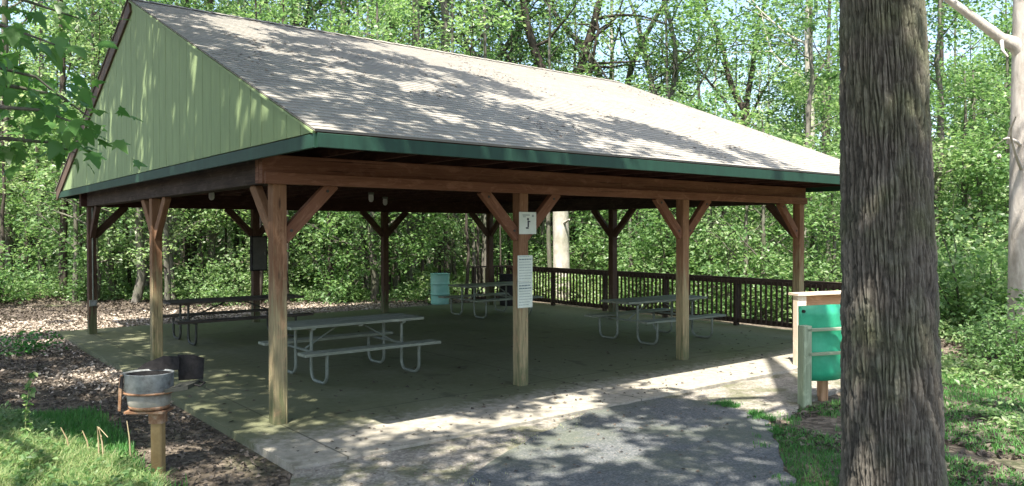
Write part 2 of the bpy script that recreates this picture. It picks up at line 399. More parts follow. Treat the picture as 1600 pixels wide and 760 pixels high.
flat('asphalt_path', wob([(3.0,-1.615),(4.2,-1.615),(4.55,-2.3),(4.2,-3.15),(3.1,-4.0),(1.9,-5.0),(.6,-6.6),(-.5,-9),(-6,-9),(-4.2,-6.2),(-1.3,-4.5),(-.2,-3.3),(.7,-2.6),(1.8,-2.05)], .035, .2, 2), -.02, Asphalt, .1)
flat('concrete_apron', wob([(-.5,-1.61),(3.0,-1.61),(1.9,-2.1),(.8,-2.7),(-.1,-3.4),(-1.3,-4.7),(-3.4,-6.2),(-3.6,-5.2),(-2.3,-3.7),(-1.5,-2.8),(-.75,-2.0)], .04, .2, 12), -.026, Gravel, .1)
flat('gravel_apron', wob([(4.15,-1.62),(11.2,-1.62),(9.4,-2.4),(7.6,-2.75),(6.2,-2.75),(5.4,-2.85),(4.6,-3.15),(4.2,-3.0)], .05, .2, 5), -.03, Gravel, .1)
# ------------------------------------------------------------------ the shelter
s_, d_ = 3.318, 4.731
ZB, ZT = 2.536, 2.83                      # beam bottom and top
EX, EY, EXR, EYB = -.307, -1.663, 3*s_+.18, 2*d_+1.684
ZE, ZR, FH = 2.885, 5.479, .135
YM = (EY+EYB)/2; SL = (ZR-ZE)/(YM-EY)
sh = empty('picnic_shelter'); tag(sh, 'large open wooden picnic shelter with brown shingle roof, green gable and green fascia', 'shelter')
PW = .15
posts = [(i*s_, 0) for i in range(4)]+[(i*s_, 2*d_) for i in range(4)]+[(0, d_), (3*s_, d_)]
for i, (x, y) in enumerate(posts):
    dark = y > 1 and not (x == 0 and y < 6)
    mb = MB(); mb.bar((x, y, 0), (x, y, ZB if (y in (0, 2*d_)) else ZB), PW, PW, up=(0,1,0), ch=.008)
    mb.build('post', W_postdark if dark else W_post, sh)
def brace(x, y, dx, dy, m, run=.56):
    mb = MB(); o = PW/2
    a = (x+dx*(o-.02), y+dy*(o-.02), ZB-run-.02); b = (x+dx*(o+run), y+dy*(o+run), ZB+.02)
    mb.bar(a, b, .085, .14, up=(dx*-1 if dx else 0, dy*-1 if dy else 0, 1)); bo_ = mb.build('brace', m, sh)
    if y == 0 and dx:
        for t in (.14, .86):
            q = Vector(a).lerp(Vector(b), t); mb = MB(); mb.tube([(q.x, -.040, q.z), (q.x, -.052, q.z)], .016, 8); mb.build('bolt', GalvDark, bo_)
for i in range(4):
    for y in (0, 2*d_):
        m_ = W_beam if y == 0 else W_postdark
        if i > 0: brace(i*s_, y, -1, 0, m_)
        if i < 3: brace(i*s_, y, 1, 0, m_)
for x in (0, 3*s_):
    for y, ds in ((0, (1,)), (d_, (-1, 1)), (2*d_, (-1,))):
        for q in ds: brace(x, y, 0, q, W_post if x == 0 and y < 6 else W_postdark)
# doubled beams along the front and back, joints over posts
for y in (0, 2*d_):
    for off in (-.052, .052):
        cuts = [-.2, s_*(1 if off < 0 else 2), EXR-.1] if off < 0 else [-.2, 2*s_, EXR-.1]
        cuts = [-.2, s_*1.55, EXR-.1] if off < 0 else cuts
        for a, b in zip(cuts, cuts[1:]):
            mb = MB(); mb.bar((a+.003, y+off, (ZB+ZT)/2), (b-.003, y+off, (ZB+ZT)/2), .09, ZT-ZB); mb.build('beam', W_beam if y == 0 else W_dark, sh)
for x in (0, 3*s_):
    for off in (-.052, .052):
        mb = MB(); mb.bar((x+off, .11, (ZB+ZT)/2+.001), (x+off, 2*d_-.11, (ZB+ZT)/2+.001), .09, ZT-ZB-.004); mb.build('beam', W_rail, sh)  # side beams: shade under the roof put into this darker wood
# ledger under the front beam edge, as in the photo the beam shows two tones
mb = MB(); mb.bar((-.18, -.122, ZB+.05), (EXR-.12, -.122, ZB+.05), .045, .12); mb.build('ledger', W_beam, sh)
mb = MB(); mb.bar((EX+.04,-.35,ZT+.03),(EX+.04,-.02,ZT-.04),.045,.12); 
# trusses
nx = 17
for i in range(nx):
    x = EX+.12+(EXR-EX-.24)*i/(nx-1); mb = MB()
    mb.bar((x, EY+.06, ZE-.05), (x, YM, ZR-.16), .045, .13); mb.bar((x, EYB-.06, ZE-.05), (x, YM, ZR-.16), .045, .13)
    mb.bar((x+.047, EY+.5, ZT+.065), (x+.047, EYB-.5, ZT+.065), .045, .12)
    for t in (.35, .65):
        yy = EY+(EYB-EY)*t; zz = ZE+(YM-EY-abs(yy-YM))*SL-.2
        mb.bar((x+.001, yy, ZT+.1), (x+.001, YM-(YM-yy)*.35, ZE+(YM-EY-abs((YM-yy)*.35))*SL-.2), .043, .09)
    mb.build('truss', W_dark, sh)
# purlins / ceiling board lines seen from below
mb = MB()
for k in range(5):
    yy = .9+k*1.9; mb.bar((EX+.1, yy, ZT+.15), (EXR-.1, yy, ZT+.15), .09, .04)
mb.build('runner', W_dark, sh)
# roof deck and shingles (two slopes)
nrm = Vector((0, -SL, 1)).normalized()
def slope(sgn, t0, t1, over, name, mat, rows=0):
    mb = MB(); Ls = math.hypot(YM-EY, ZR-ZE)
    x0, x1 = EX-over, EXR+over
    def pt(x, l, h):
        y = EY+(YM-EY)*l/Ls; z = ZE+(ZR-ZE)*l/Ls
        y += -SL/math.hypot(1, SL)*h; z += h/math.hypot(1, SL)
        if sgn < 0: y = 2*YM-y
        return (x, y, z)
    if rows:
        step = .125; l = -.03; k = 0
        while l < Ls-.02:
            l2 = min(l+step, Ls); r = .004
            a, b = pt(x0, l, t1+.008), pt(x1, l, t1+.008); c, d = pt(x1, l2, t1+.002), pt(x0, l2, t1+.002); e, f = pt(x0, l, t1-.003), pt(x1, l, t1-.003)
            mb.add([a, b, c, d], [[0,1,2,3]], [[(x0, l), (x1, l), (x1, l2), (x0, l2)]])
            mb.add([e, f, b, a], [[0,1,2,3]], [[(x0, l), (x1, l), (x1, l), (x0, l)]])
            l = l2
        mb.add([pt(x0, -.03, t0+.002), pt(x1, -.03, t0+.002), pt(x1, -.03, t1+.013), pt(x0, -.03, t1+.013)], [[0,1,2,3]])
        for xx in (x0, x1): mb.add([pt(xx, -.03, t0+.002), pt(xx, Ls, t0+.002), pt(xx, Ls, t1), pt(xx, -.03, t1)], [[0,1,2,3]])
        return mb.build(name, mat, sh, recalc=False)
    vs = [pt(x0, 0, t0), pt(x1, 0, t0), pt(x1, Ls, t0), pt(x0, Ls, t0), pt(x0, 0, t1), pt(x1, 0, t1), pt(x1, Ls, t1), pt(x0, Ls, t1)]
    fs = [[0,1,2,3],[4,5,6,7],[0,1,5,4],[1,2,6,5],[2,3,7,6],[3,0,4,7]]
    uv = [[(x0, 0), (x1, 0), (x1, Ls), (x0, Ls)]]*2+[[(0,0),(1,0),(1,.1),(0,.1)]]*4
    mb.add(vs, fs, uv); return mb.build(name, mat, sh)
slope(1, 0, .018, .02, 'roof_deck', W_deck); slope(-1, 0, .018, .05, 'roof_deck', W_deck)
slope(1, .018, .030, .045, 'shingles', Shingle, 1); slope(-1, .018, .030, .07, 'shingles', Shingle, 1)
mb = MB()
x = EX-.06; k = 0
while x < EXR+.05:
    x2 = min(x+.3, EXR+.07); zc = ZR+.045
    for sg in (-1, 1):
        mb.add([(x, YM, zc+.012), (x2, YM, zc+.003), (x2, YM+sg*.15, zc+.003-.15*SL), (x, YM+sg*.15, zc+.012-.15*SL)], [[0,1,2,3]], [[(x, .02), (x2, .02), (x2, .11), (x, .11)]])
    x = x2
mb.build('ridge_cap', Shingle, sh)
# fascias
for y, sg in ((EY, -1), (EYB, 1)):
    mb = MB(); mb.bar((EX-.02, y+sg*.022, ZE-FH/2+.0), (EXR+.02, y+sg*.022, ZE-FH/2+.0), .035, FH-.01, ch=.004); mb.build('fascia', G_fascia, sh)
for x, sg in ((EX, -1), (EXR, 1)):
    mb = MB(); mb.bar((x+sg*.022-.0, EY-.004, ZE-FH/2-.003), (x+sg*.022, EYB+.004, ZE-FH/2-.003), .035, FH-.012, ch=.004); mb.build('gable_fascia', G_fascia, sh)
# gable siding, grooved panels: real boards with narrow gaps over a backing
for x, sg in ((EX, -1), (EXR, 1)):
    mb = MB(); edges = [EY+.02]
    rr = random.Random(4)
    k = 0
    while edges[-1] < EYB-.35: edges.append(edges[-1]+(.305 if k % 4 else .305)); k += 1
    edges.append(EYB-.02)
    hz = lambda y: ZE+(YM-EY-abs(y-YM))*SL-.004
    for k, (a, b) in enumerate(zip(edges, edges[1:])):
        gap = .014 if k % 4 == 0 else .007; a2, b2 = a+gap/2, b-gap/2
        poly = [(a2, ZE+.008), (b2, ZE+.008), (b2, hz(b2))]
        if a2 < YM < b2: poly.append((YM, hz(YM)))
        poly.append((a2, hz(a2)))
        t = rr.uniform(0, .0025)
        mb.prism(poly, 'x', x+sg*(.004), x+sg*(.016+t))
    mb.prism([(EY+.03, ZE+.01), (EYB-.03, ZE+.01), (YM, hz(YM)-.01)], 'x', x-sg*.012, x+sg*.0035)
    mb.build('gable_siding', G_siding, sh)
# rake boards: pale green in front, brown on the rear slope
for x, sg in ((EX, -1), (EXR, 1)):
    for side, mt, wdt in ((1, G_siding, .022), (-1, B_rake, .20)):
        a = (x+sg*.036, EY if side > 0 else EYB, ZE); b = (x+sg*.036, YM, ZR)
        n3 = Vector((0, -SL*side, 1)).normalized(); off = -n3*(wdt/2-.01)
        mb = MB(); mb.bar(Vector(a)+off, Vector(b)+off, .03, wdt, up=n3); mb.build('rake_board', mt, sh)
# small jelly-jar lamps under the trusses
for i, (px, py, dep) in enumerate([(331, 306, 15.0), (580, 313, 16.0), (602, 312, 18.0)]):
    x, y = P(px, dep); L = empty('ceiling_lamp', (x, y, ZT))
    mb = MB(); mb.lathe([(0,0),(.06,0),(.06,-.03),(.05,-.045),(0,-.045)], 16); mb.build('lamp_base', Galv, L)
    mb = MB(); mb.lathe([(.045,-.045),(.052,-.09),(.05,-.15),(.03,-.185),(0,-.195)], 16); mb.build('lamp_glass', White, L)
    tag(L, ['small white unlit lamp under the roof above the left picnic table', 'small white unlit lamp under the middle of the roof', 'small unlit lamp under the roof, right of its nearer twin'][i], 'lamp', 'small lamps under the shelter roof')
# ------------------------------------------------------------------ signs on the second front post
px_, py_ = s_, -PW/2-.008
sg = empty('pictogram_sign', (px_+.055, py_, Z(352, 12.6)*0+2.14)); tag(sg, 'small square pale sign with a dark symbol, upper sign on the second front post', 'sign')
mb = MB(); mb.box((0,0,0), (.29,.008,.29)); sp_ = mb.build('sign_panel', Sign, sg)
mb = MB()
mb.box((.005,-.0065,-.01),(.022,.003,.085)); mb.box((-.012,-.0065,-.065),(.045,.003,.02)); mb.box((.0,-.0065,.052),(.03,.003,.026))
mb.box((.03,-.0065,.02),(.02,.003,.015)); mb.build('symbol', Ink, sp_)
mb = MB()
mb.box((-.03,-.0065,.105),(.12,.003,.014)); mb.box((.085,-.0065,.095),(.03,.003,.03)); mb.box((-.06,-.0065,.082),(.05,.003,.010)); mb.build('lettering', InkGrey, sp_)
for j, (zc, lab) in enumerate([(1.545, 'upper of the two pale notice sheets on the second front post'), (1.20, 'lower of the two pale notice sheets on the second front post')]):
    nt_ = empty('notice_board', (px_+.01, py_, zc)); tag(nt_, lab, 'notice', 'notice sheets on the second front post')
    mb = MB(); mb.box((0,0,0), (.25,.008,.342)); st_ = mb.build('sheet', Sign, nt_)
    mb = MB(); rr = random.Random(j)
    for k in range(9):
        z = .155-k*.036; big = (k in (1,)) if j == 0 else (k in (1, 2))
        # a run of word-length strokes per line
        x0 = -.105
        while x0 < .09:
            L = rr.uniform(.015, .055)
            if x0+L > .108: break
            mb.box((x0+L/2, -.006, z), (L, .0025, .016 if big else .006)); x0 += L+.008
    mb.build('lettering', InkBlue, st_)
# notice box on the back post, outlet box on the corner post
nb = empty('dark_cabinet', (s_+.02, 2*d_-PW/2-.07, 1.55)); tag(nb, 'tall dark utility cabinet mounted on a rear post behind the left table', 'cabinet')
mb = MB(); mb.box((0,0,0),(.36,.12,.78)); mb.build('housing', Black, nb)
mb = MB(); mb.box((0,-.065,0),(.31,.012,.72)); dr_ = mb.build('door', mottled('cabinet_door', (.02,.022,.02), (.05,.055,.05), 5, .35, .5), nb); mb = MB(); mb.box((.12,-.076,.0),(.02,.015,.07)); mb.build('latch', Galv, dr_)

ob = empty('outlet_box', (.0, 2*d_-PW/2-.03, .62)); tag(ob, 'small grey outlet box low on the rear left corner post', 'outlet box')
mb = MB(); mb.box((0,0,0),(.13,.06,.12)); mb.build('box', Galv, ob)
mb = MB(); mb.box((0,-.034,0),(.09,.008,.09)); mb.build('cover', Steel, ob)
mb = MB(); mb.tube([(0,.0,.06),(0,.0,1.9)], .014); mb.build('conduit', Galv, ob)
# ------------------------------------------------------------------ picnic tables
def table(L, loc, rz, planks, pipe, label):
    t = empty('picnic_table', (loc[0], loc[1], 0), rz)
    tag(t, label, 'picnic table', 'picnic tables under the shelter')
    mb = MB()
    for k in range(5): mb.bar((-L/2, (k-2)*.148, .745), (L/2-.004*(k%2), (k-2)*.148, .745+.0015*(k%3)), .134, .038)
    for x in (-L/2+.33, 0, L/2-.33): mb.bar((x,-.34,.713),(x,.34,.713), .06, .024)
    mb.build('tabletop', planks, t)
    for sg in (-1, 1):
        mb = MB()
        for k in (0, 1): mb.bar((-L/2, sg*(.62+k*.13), .435), (L/2, sg*(.62+k*.13), .435), .119, .038)
        for x in (-L/2+.33, L/2-.33):
            for k in (0, 1): mb.tube([(x, sg*(.62+k*.13), .45), (x, sg*(.62+k*.13), .459)], .010, 8)
        mb.build('seat', planks, t)
    for x in (-L/2+.33, L/2-.33):
        for sg in (-1, 1):
            r = .13; y0, y1 = .26, .74; mb = MB()
            pts = [(x, sg*y0, .70), (x, sg*y0, .16)]
            for a in range(0, 91, 15): pts.append((x, sg*(y0+r-r*math.cos(R(a))), .024+r-r*math.sin(R(a))))
            for a in range(0, 91, 15): pts.append((x, sg*(y1-r+r*math.sin(R(a))), .024+r-r*math.cos(R(a))))
            pts += [(x, sg*y1, .41)]
            mb.tube(pts, .0225, 10); mb.build('leg', pipe, t)
        mb = MB(); mb.bar((x, -.76, .402), (x, .76, .402), .04, .028); mb.bar((x,-.30,.695),(x,.30,.695),.04,.02); mb.build('crossbar', pipe, t)
    for sg in (-1, 1):
        mb = MB(); mb.tube([(sg*(L/2-.33), 0, .40), (sg*.18, 0, .70)], .014); mb.build('stay', pipe, t)
    return t
table(2.07, (1.985, 2.26), 0, W_table, Galv, 'nearest picnic table, pale green-grey planks on galvanised pipe legs beside the front corner post')
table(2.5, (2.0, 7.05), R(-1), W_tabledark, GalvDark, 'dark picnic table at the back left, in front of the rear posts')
table(2.0, (8.35, 7.3), R(-1), W_table, Galv, 'farthest picnic table, seen left of the post with the signs, by the teal barrel')
table(2.15, (8.2, 1.92), R(-2), W_table, Galv, 'right picnic table standing close to the dark railing')
# ------------------------------------------------------------------ railing
rl = empty('railing'); tag(rl, 'long dark wooden railing with balusters along the far right side', 'railing')
RX, Y0, Y1 = 11.2, -1.75, 10.2; pn = 7
for k in range(pn):
    y = Y0+(Y1-Y0)*k/(pn-1); mb = MB(); mb.bar((RX, y, -.2), (RX, y, 1.0), .10, .10, up=(0,1,0)); mb.build('rail_post', W_rail, rl)
mb = MB(); mb.bar((RX, Y0-.1, 1.02), (RX, Y1+.1, 1.02), .15, .04); mb.build('handrail', W_rail, rl)
mb = MB(); mb.bar((RX-.07, Y0, .955), (RX-.07, Y1, .955), .04, .09); mb.build('top_rail', W_rail, rl)
mb = MB(); mb.bar((RX-.07, Y0, .12), (RX-.07, Y1, .12), .04, .10); mb.build('bottom_rail', W_rail, rl)
n = 96
mbb = MB(); mbb.bar((0,0,.08), (0,0,.99), .036, .036, up=(0,1,0)); b0 = None
for k in range(n):
    y = Y0+.07+(Y1-Y0-.14)*k/(n-1)
    if b0 is None: b0 = mbb.build('baluster', W_rail, rl); o = b0
    else: o = b0.copy(); S.collection.objects.link(o); o.parent = rl
    o.location = (RX-.108, y, 0)
# return of the railing along the back
rb = empty('back_railing'); tag(rb, 'short return of the dark railing at the rear corner, behind the black barrel', 'railing')
for k in range(2):
    mb = MB(); mb.bar((RX-.2-k*1.0, 10.28, -.1), (RX-.2-k*1.0, 10.28, 1.0), .10, .10, up=(0,1,0)); mb.build('rail_post', W_rail, rb)
mb = MB(); mb.bar((RX-.1, 10.28, 1.02), (RX-1.3, 10.28, 1.02), .15, .04); mb.build('handrail', W_rail, rb)
mb = MB(); mb.bar((RX-.1, 10.22, .12), (RX-1.3, 10.22, .12), .04, .1); mb.build('bottom_rail', W_rail, rb)
for k in range(7):
    mb = MB(); mb.bar((RX-.27-k*.14, 10.2, .08), (RX-.27-k*.14, 10.2, .99), .036, .036, up=(0,1,0)); mb.build('baluster', W_rail, rb)
# ------------------------------------------------------------------ barrels and kiosk
def barrel(name, loc, h, r0, r1, mat, label, bands=None, tilt=0):
    t = empty(name, loc); tag(t, label, 'barrel')
    prof = [(0, .012), (r0*.93, .0), (r0, .02)]
    for k in range(1, 12):
        z = h*k/12; r = r0+(r1-r0)*k/12
        if k in (4, 8): prof += [(r, z-.022), (r+.014, z-.008), (r+.014, z+.008), (r, z+.022)]
        else: prof.append((r, z))
    prof += [(r1, h-.02), (r1+.012, h-.012), (r1+.012, h), (r1-.012, h), (r1-.02, h-.03), (r0-.02, .04), (0, .04)]
    mb = MB(); mb.lathe(prof, 40); mb.build('barrel_body', mat, t)
    for z, hh, mt in bands or []:
        rr_ = r0+(r1-r0)*z/h+.004; mb = MB(); mb.lathe([(rr_, z), (rr_+.004, z+.003), (rr_+.004, z+hh), (rr_, z+hh)], 40); mb.build('band', mt, t)
    return t
x, y = P(699, 19.3)
x, y = 9.15, 10.75
barrel('trash_barrel', (x, y, -.03), .88, .26, .27, Teal, 'pale teal barrel with two dark bands standing at the far edge of the floor', [(.27,.025,Black),(.57,.025,Black)])
barrel('trash_barrel', (10.25, 9.0, 0), .86, .24, .26, Black, 'black barrel by the far rear corner post, behind the post with signs')
# rack with the green barrel
kx, ky = 5.28, -2.93
gzk = gzf(kx, ky)
kd = Vector((RT[0], RT[1], 0)); kd = Vector((.93, -.36, 0)).normalized(); kn = Vector((-kd.y, kd.x, 0))   # along the rack; kn points away
rk = empty('panel_rack', (kx, ky, gzk)); tag(rk, 'bright green curved plastic panel on weathered posts and rails, left of the big trunk', 'panel rack')
mb = MB(); mb.bar((0,0,-.1), (0,0,.98), .12, .12, up=kn); mb.build('post', W_green, rk)
q = kd*.50+kn*.30; mb = MB(); mb.bar((q.x,q.y,-.1), (q.x,q.y,.95), .10, .10, up=kn); mb.build('post', W_tan, rk)
q = kd*.84; mb = MB(); mb.bar((q.x,q.y,-.1), (q.x,q.y,.98), .12, .12, up=kn); mb.build('post', W_green, rk)
for z in (.64, .93):
    a = kn*-.035; b = kd*.84+kn*-.035
    mb = MB(); mb.bar((a.x, a.y, z), (b.x, b.y, z), .05, .035); mb.build('rail', W_green, rk)
pw_, ph_, nseg = .66, .90, 16; mb = MB(); vs = []
for j in range(2):
    for zi_ in range(9):
        t = zi_/8
        for i_ in range(nseg+1):
            a_ = (i_/nseg-.5)*2; w_ = pw_/2*(1-.035*(1-t)); bulge = .11*(1-a_*a_)+.012*math.sin(t*9+a_*2)*(1-a_*a_)
            q = kd*(.345+a_*w_)+kn*(.13-bulge+j*.012); vs.append((q.x, q.y, .30+ph_*t+.018*(1-a_*a_)*(t == 1)))
ns_ = nseg+1; off = 9*ns_; fs = []
for zi_ in range(8):
    for i_ in range(nseg):
        k0 = zi_*ns_+i_; fs += [[k0, k0+1, k0+1+ns_, k0+ns_], [off+k0, off+k0+ns_, off+k0+1+ns_, off+k0+1]]
for i_ in range(nseg): fs += [[i_, off+i_, off+i_+1, i_+1], [8*ns_+i_, 8*ns_+i_+1, off+8*ns_+i_+1, off+8*ns_+i_]]
for zi_ in range(8): fs += [[zi_*ns_, (zi_+1)*ns_, off+(zi_+1)*ns_, off+zi_*ns_], [zi_*ns_+nseg, off+zi_*ns_+nseg, off+(zi_+1)*ns_+nseg, (zi_+1)*ns_+nseg]]
mb.add(vs, fs, None, True); mb.build('panel', Barrel, rk)
for s2 in (-1, 1):
    c_ = kd*(.345+.295*s2)+kn*.10; mb = MB(); mb.tube([(c_.x, c_.y, 1.14), (c_.x-kn.x*.03, c_.y-kn.y*.03, 1.14)], .018, 8); mb.build('bolt', Black, rk)
# pale wooden enclosure behind it
ex, ey = 7.0, -2.18; ek = kd
en = empty('wooden_enclosure', (ex, ey, -.05)); tag(en, 'pale timber enclosure with tan plank top, standing behind the green panel', 'enclosure')
px1, py1 = P(1250, 11.9)
e0 = Vector((px1-ex, py1-ey, 0)); e1 = e0+kd*1.5
# side panel seen nearly edge on, with a clipped upper corner
def epan(mb, p, dirv, w, prof, th):
    pass
mb = MB(); mb.bar(e0+Vector((0,0,.0)), e0+Vector((0,0,1.10)), .16, .12, up=kn); mb.build('corner_board', W_pale, en)
mb = MB(); mb.bar(e0-kd*.10+kn*.02+Vector((0,0,1.125)), e1+kn*.02+Vector((0,0,1.14)), .24, .035); mb.build('cap_board', W_pale, en)
mb = MB(); mb.bar(e0+kd*.09+kn*.06+Vector((0,0,.98)), e1+kn*.06+Vector((0,0,.98)), .03, .23); mb.build('plank', W_tan, en)
mb = MB(); mb.bar(e0+kd*.09+kn*.06+Vector((0,0,.60)), e1+kn*.06+Vector((0,0,.60)), .028, .30); mb.build('plank', W_tan, en)
mb = MB(); mb.bar(e1+Vector((0,0,0)), e1+Vector((0,0,1.10)), .12, .12, up=kn); mb.build('corner_board', W_pale, en)
# ------------------------------------------------------------------ grill
gx, gy = -1.40, -.78; g0 = gzf(gx, gy)
gl = empty('charcoal_grill', (gx, gy, g0), R(-38.7)); tag(gl, 'pedestal charcoal grill with grey firebox and rusty base at the left', 'grill')
zb0 = .56   # base plate
mb = MB(); mb.bar((0,0,-.2),(0,0,zb0-.10), .095, .095, up=(0,1,0), ch=.01); mb.build('pedestal', Ochre, gl)
mb = MB(); mb.bar((0,0,zb0-.12),(0,0,zb0-.02), .12, .12, up=(0,1,0)); mb.build('sleeve', Rust, gl)
def strip(mb, pts, z0, z1, th=.006, z0f=None):
    """upright sheet metal following a plan outline"""
    P_ = [Vector((a, b, 0)) for a, b in pts]
    for i in range(len(P_)-1):
        a, b = P_[i], P_[i+1]; mb.bar((a.x, a.y, (z0+z1)/2), (b.x, b.y, (z0+z1)/2), th, z1-z0, ch=.001)
ZT_ = [(.215, .15), (.225, .16), (.228, .31), (.232, .318), (.222, .318), (.218, .30), (.205, .16)]
mb = MB(); mb.lathe([(a_, zb0+b_) for a_, b_ in ZT_], 36, 1, .82); mb.build('firebox', Steel, gl)
mb = MB(); mb.lathe([(.188, zb0+.035), (.195, zb0+.05), (.208, zb0+.145), (.20, zb0+.15), (.15, zb0+.05), (.0, zb0+.05)], 36, 1, .82); mb.build('ash_pan', SteelRust, gl)
mb = MB(); mb.lathe([(0, zb0-.002), (.155, zb0-.002), (.185, zb0+.01), (.192, zb0+.036), (.16, zb0+.036)], 36, 1, .82); mb.build('rusted_base', Rust, gl)
mb = MB(); mb.lathe([(.208, zb0+.17), (.214, zb0+.305)], 36, 1, .82); mb.lathe([(0, zb0+.20), (.208, zb0+.20)], 36, 1, .82); mb.build('liner', Black, gl)
mb = MB(); mb.lathe([(.222, zb0+.140), (.238, zb0+.143), (.238, zb0+.156), (.222, zb0+.160)], 36, 1, .82); mb.build('rim_strip', Rust, gl)
mb = MB(); mb.prism([(-.185,-.13),(.185,-.13),(.20,.13),(-.20,.13)], 'z', zb0-.022, zb0-.004); mb.build('base_plate', Rust, gl)
mb = MB(); mb.prism([(-.275,zb0-.01),(-.25,zb0-.01),(-.228,zb0+.30),(-.25,zb0+.30),(-.265,zb0+.2)], 'y', -.06, -.048); mb.build('side_bracket', Rust, gl)
mb = MB(); mb.prism([(-.235,zb0+.20),(-.205,zb0+.19),(-.195,zb0+.30),(-.22,zb0+.30)], 'y', -.115, -.10); mb.build('slot', Black, gl)
# black lid leaf standing behind, and the shelf swung out to the right
mb = MB(); mb.prism([(-.21,zb0+.31),(.22,zb0+.31),(.22,zb0+.43),(.06,zb0+.435),(-.12,zb0+.37)], 'y', .17, .18); mb.build('back_plate', Black, gl)
mb = MB()
for k in range(11): mb.tube([(.23, -.15+k*.032, zb0+.19), (.41, -.13+k*.032, zb0+.215)], .006, 6)
mb.bar((.22,-.16,zb0+.18),(.43,-.14,zb0+.205),.014,.03); mb.bar((.22,.19,zb0+.18),(.43,.21,zb0+.205),.014,.03); mb.bar((.425,-.15,zb0+.21),(.425,.215,zb0+.21),.02,.035)
gt_ = mb.build('grate', GalvDark, gl)
mb = MB(); mb.prism([(.20,zb0+.21),(.44,zb0+.225),(.45,zb0+.41),(.34,zb0+.44),(.19,zb0+.44)], 'y', .20, .215); mb.build('side_plate', Black, gl)
mb = MB(); mb.tube([(.43,.0,zb0+.21),(.50,-.02,zb0+.20),(.50,.10,zb0+.21),(.43,.12,zb0+.215)], .008, 6); mb.build('handle', Black, gt_)
for ch_ in gl.children_recursive:
    if ch_.name.split('.')[0] not in ('pedestal', 'sleeve'):
        for v_ in ch_.data.vertices: v_.co.x = v_.co.x*.9-.075; v_.co.y *= .9
# ------------------------------------------------------------------ trees
def unit(v): return v/np.maximum(1e-9, np.linalg.norm(v, axis=-1, keepdims=True))
def leaves(rg, C, n_per, rad, size, droop=.25, flat=.30, tiltj=.45, size_j=.35):
    """C (k,3) spray centres -> V, F of small folded leaves laid in loose tilted sprays"""
    k = len(C); N = k*n_per
    ax = unit(np.c_[rg.normal(0, .35, k), rg.normal(0, .35, k), np.ones(k)])
    ci = np.repeat(np.arange(k), n_per); A = ax[ci]
    th = rg.random(N)*2*np.pi; rr = np.sqrt(rg.random(N))*(rad[ci] if hasattr(rad, '__len__') else rad)
    e1 = unit(np.cross(A, np.array([.3, 1., .2]))); e2 = np.cross(A, e1)
    dirv = e1*np.cos(th)[:, None]+e2*np.sin(th)[:, None]
    pos = C[ci]+dirv*rr[:, None]+A*(rg.normal(0, flat*.35, N))[:, None]
    pos[:, 2] -= droop*rr**2
    nrm = unit(A+rg.normal(0, tiltj, (N, 3)))
    out = unit(dirv+rg.normal(0, .7, (N, 3)) - np.array([0, 0, .25]))
    out = unit(out-nrm*(out*nrm).sum(-1, keepdims=True)); sd = np.cross(nrm, out)
    sz = size*(1+rg.uniform(-size_j, size_j, N))[:, None]
    p0 = pos-out*sz*.5; p2 = pos+out*sz*.5-nrm*sz*.10; p1 = pos+sd*sz*.33+nrm*sz*.08; p3 = pos-sd*sz*.33+nrm*sz*.08
    V = np.stack([p0, p1, p2, p3], 1).reshape(-1, 3); F = np.arange(N*4).reshape(-1, 4); return V, F
def limb_path(rg, p, d, L, n=6, bend=.15, up=.0):
    pts = [np.array(p, float)]; d = unit(np.array(d, float))
    for i in range(n):
        d = unit(d+rg.normal(0, bend, 3)+np.array([0, 0, up])); pts.append(pts[-1]+d*L/n)
    return pts
def trunk_mb(rg, H, r, lean=(0,0), n=12, branch=8, bl=2.2, b0=.35, seg=10, up=.06, fork=None, bend=.012):
    mb = MB(); pts = []; x = y = 0.; 
    for i in range(n+1):
        t = i/n; x += rg.normal(0, bend)*H/n*3; y += rg.normal(0, bend)*H/n*3
        pts.append((x+lean[0]*t*H, y+lean[1]*t*H, t*H))
    rad = [r*(1.35 if i == 0 else 1)*(1-.78*(i/n)**1.1) for i in range(n+1)]
    pts.insert(1, tuple(np.array(pts[0])*.94+np.array(pts[1])*.06)); rad.insert(1, r*1.08)
    pts[0] = (pts[0][0], pts[0][1], -.35)
    mb.tube(pts, rad, seg); tips = []
    for k in range(branch):
        t = b0+(1-b0)*(k+rg.random()*.8)/branch; f = t*n; i = min(int(f), n-1); q = np.array(pts[i+1])*(1-(f-i))+np.array(pts[min(i+2, n+1)])*(f-i)
        a = rg.random()*6.283; L = bl*(1.15-.6*t)*rg.uniform(.7, 1.2)
        pp = limb_path(rg, q, (math.cos(a), math.sin(a), .45+.3*rg.random()), L, 5, .16, up)
        rb_ = max(.012, r*.33*(1-t*.6)); mb.tube([tuple(v) for v in pp], list(np.linspace(rb_, rb_*.3, 6)), 6, cap=False)
        for s2 in range(2):
            c_ = pp[2+s2]; a2 = a+rg.uniform(-1, 1); p2 = limb_path(rg, c_, (math.cos(a2), math.sin(a2), .25), L*.5, 3, .2)
            mb.tube([tuple(v) for v in p2], list(np.linspace(rb_*.5, rb_*.15, 4)), 5, cap=False); tips += p2[1:]
        tips += pp[2:]
    return mb, pts, np.array(tips) if tips else np.zeros((0, 3))
def mb_mesh(mb, name, mat):
    o = mb.build(name, mat, recalc=False); me = o.data; bpy.data.objects.remove(o); return me
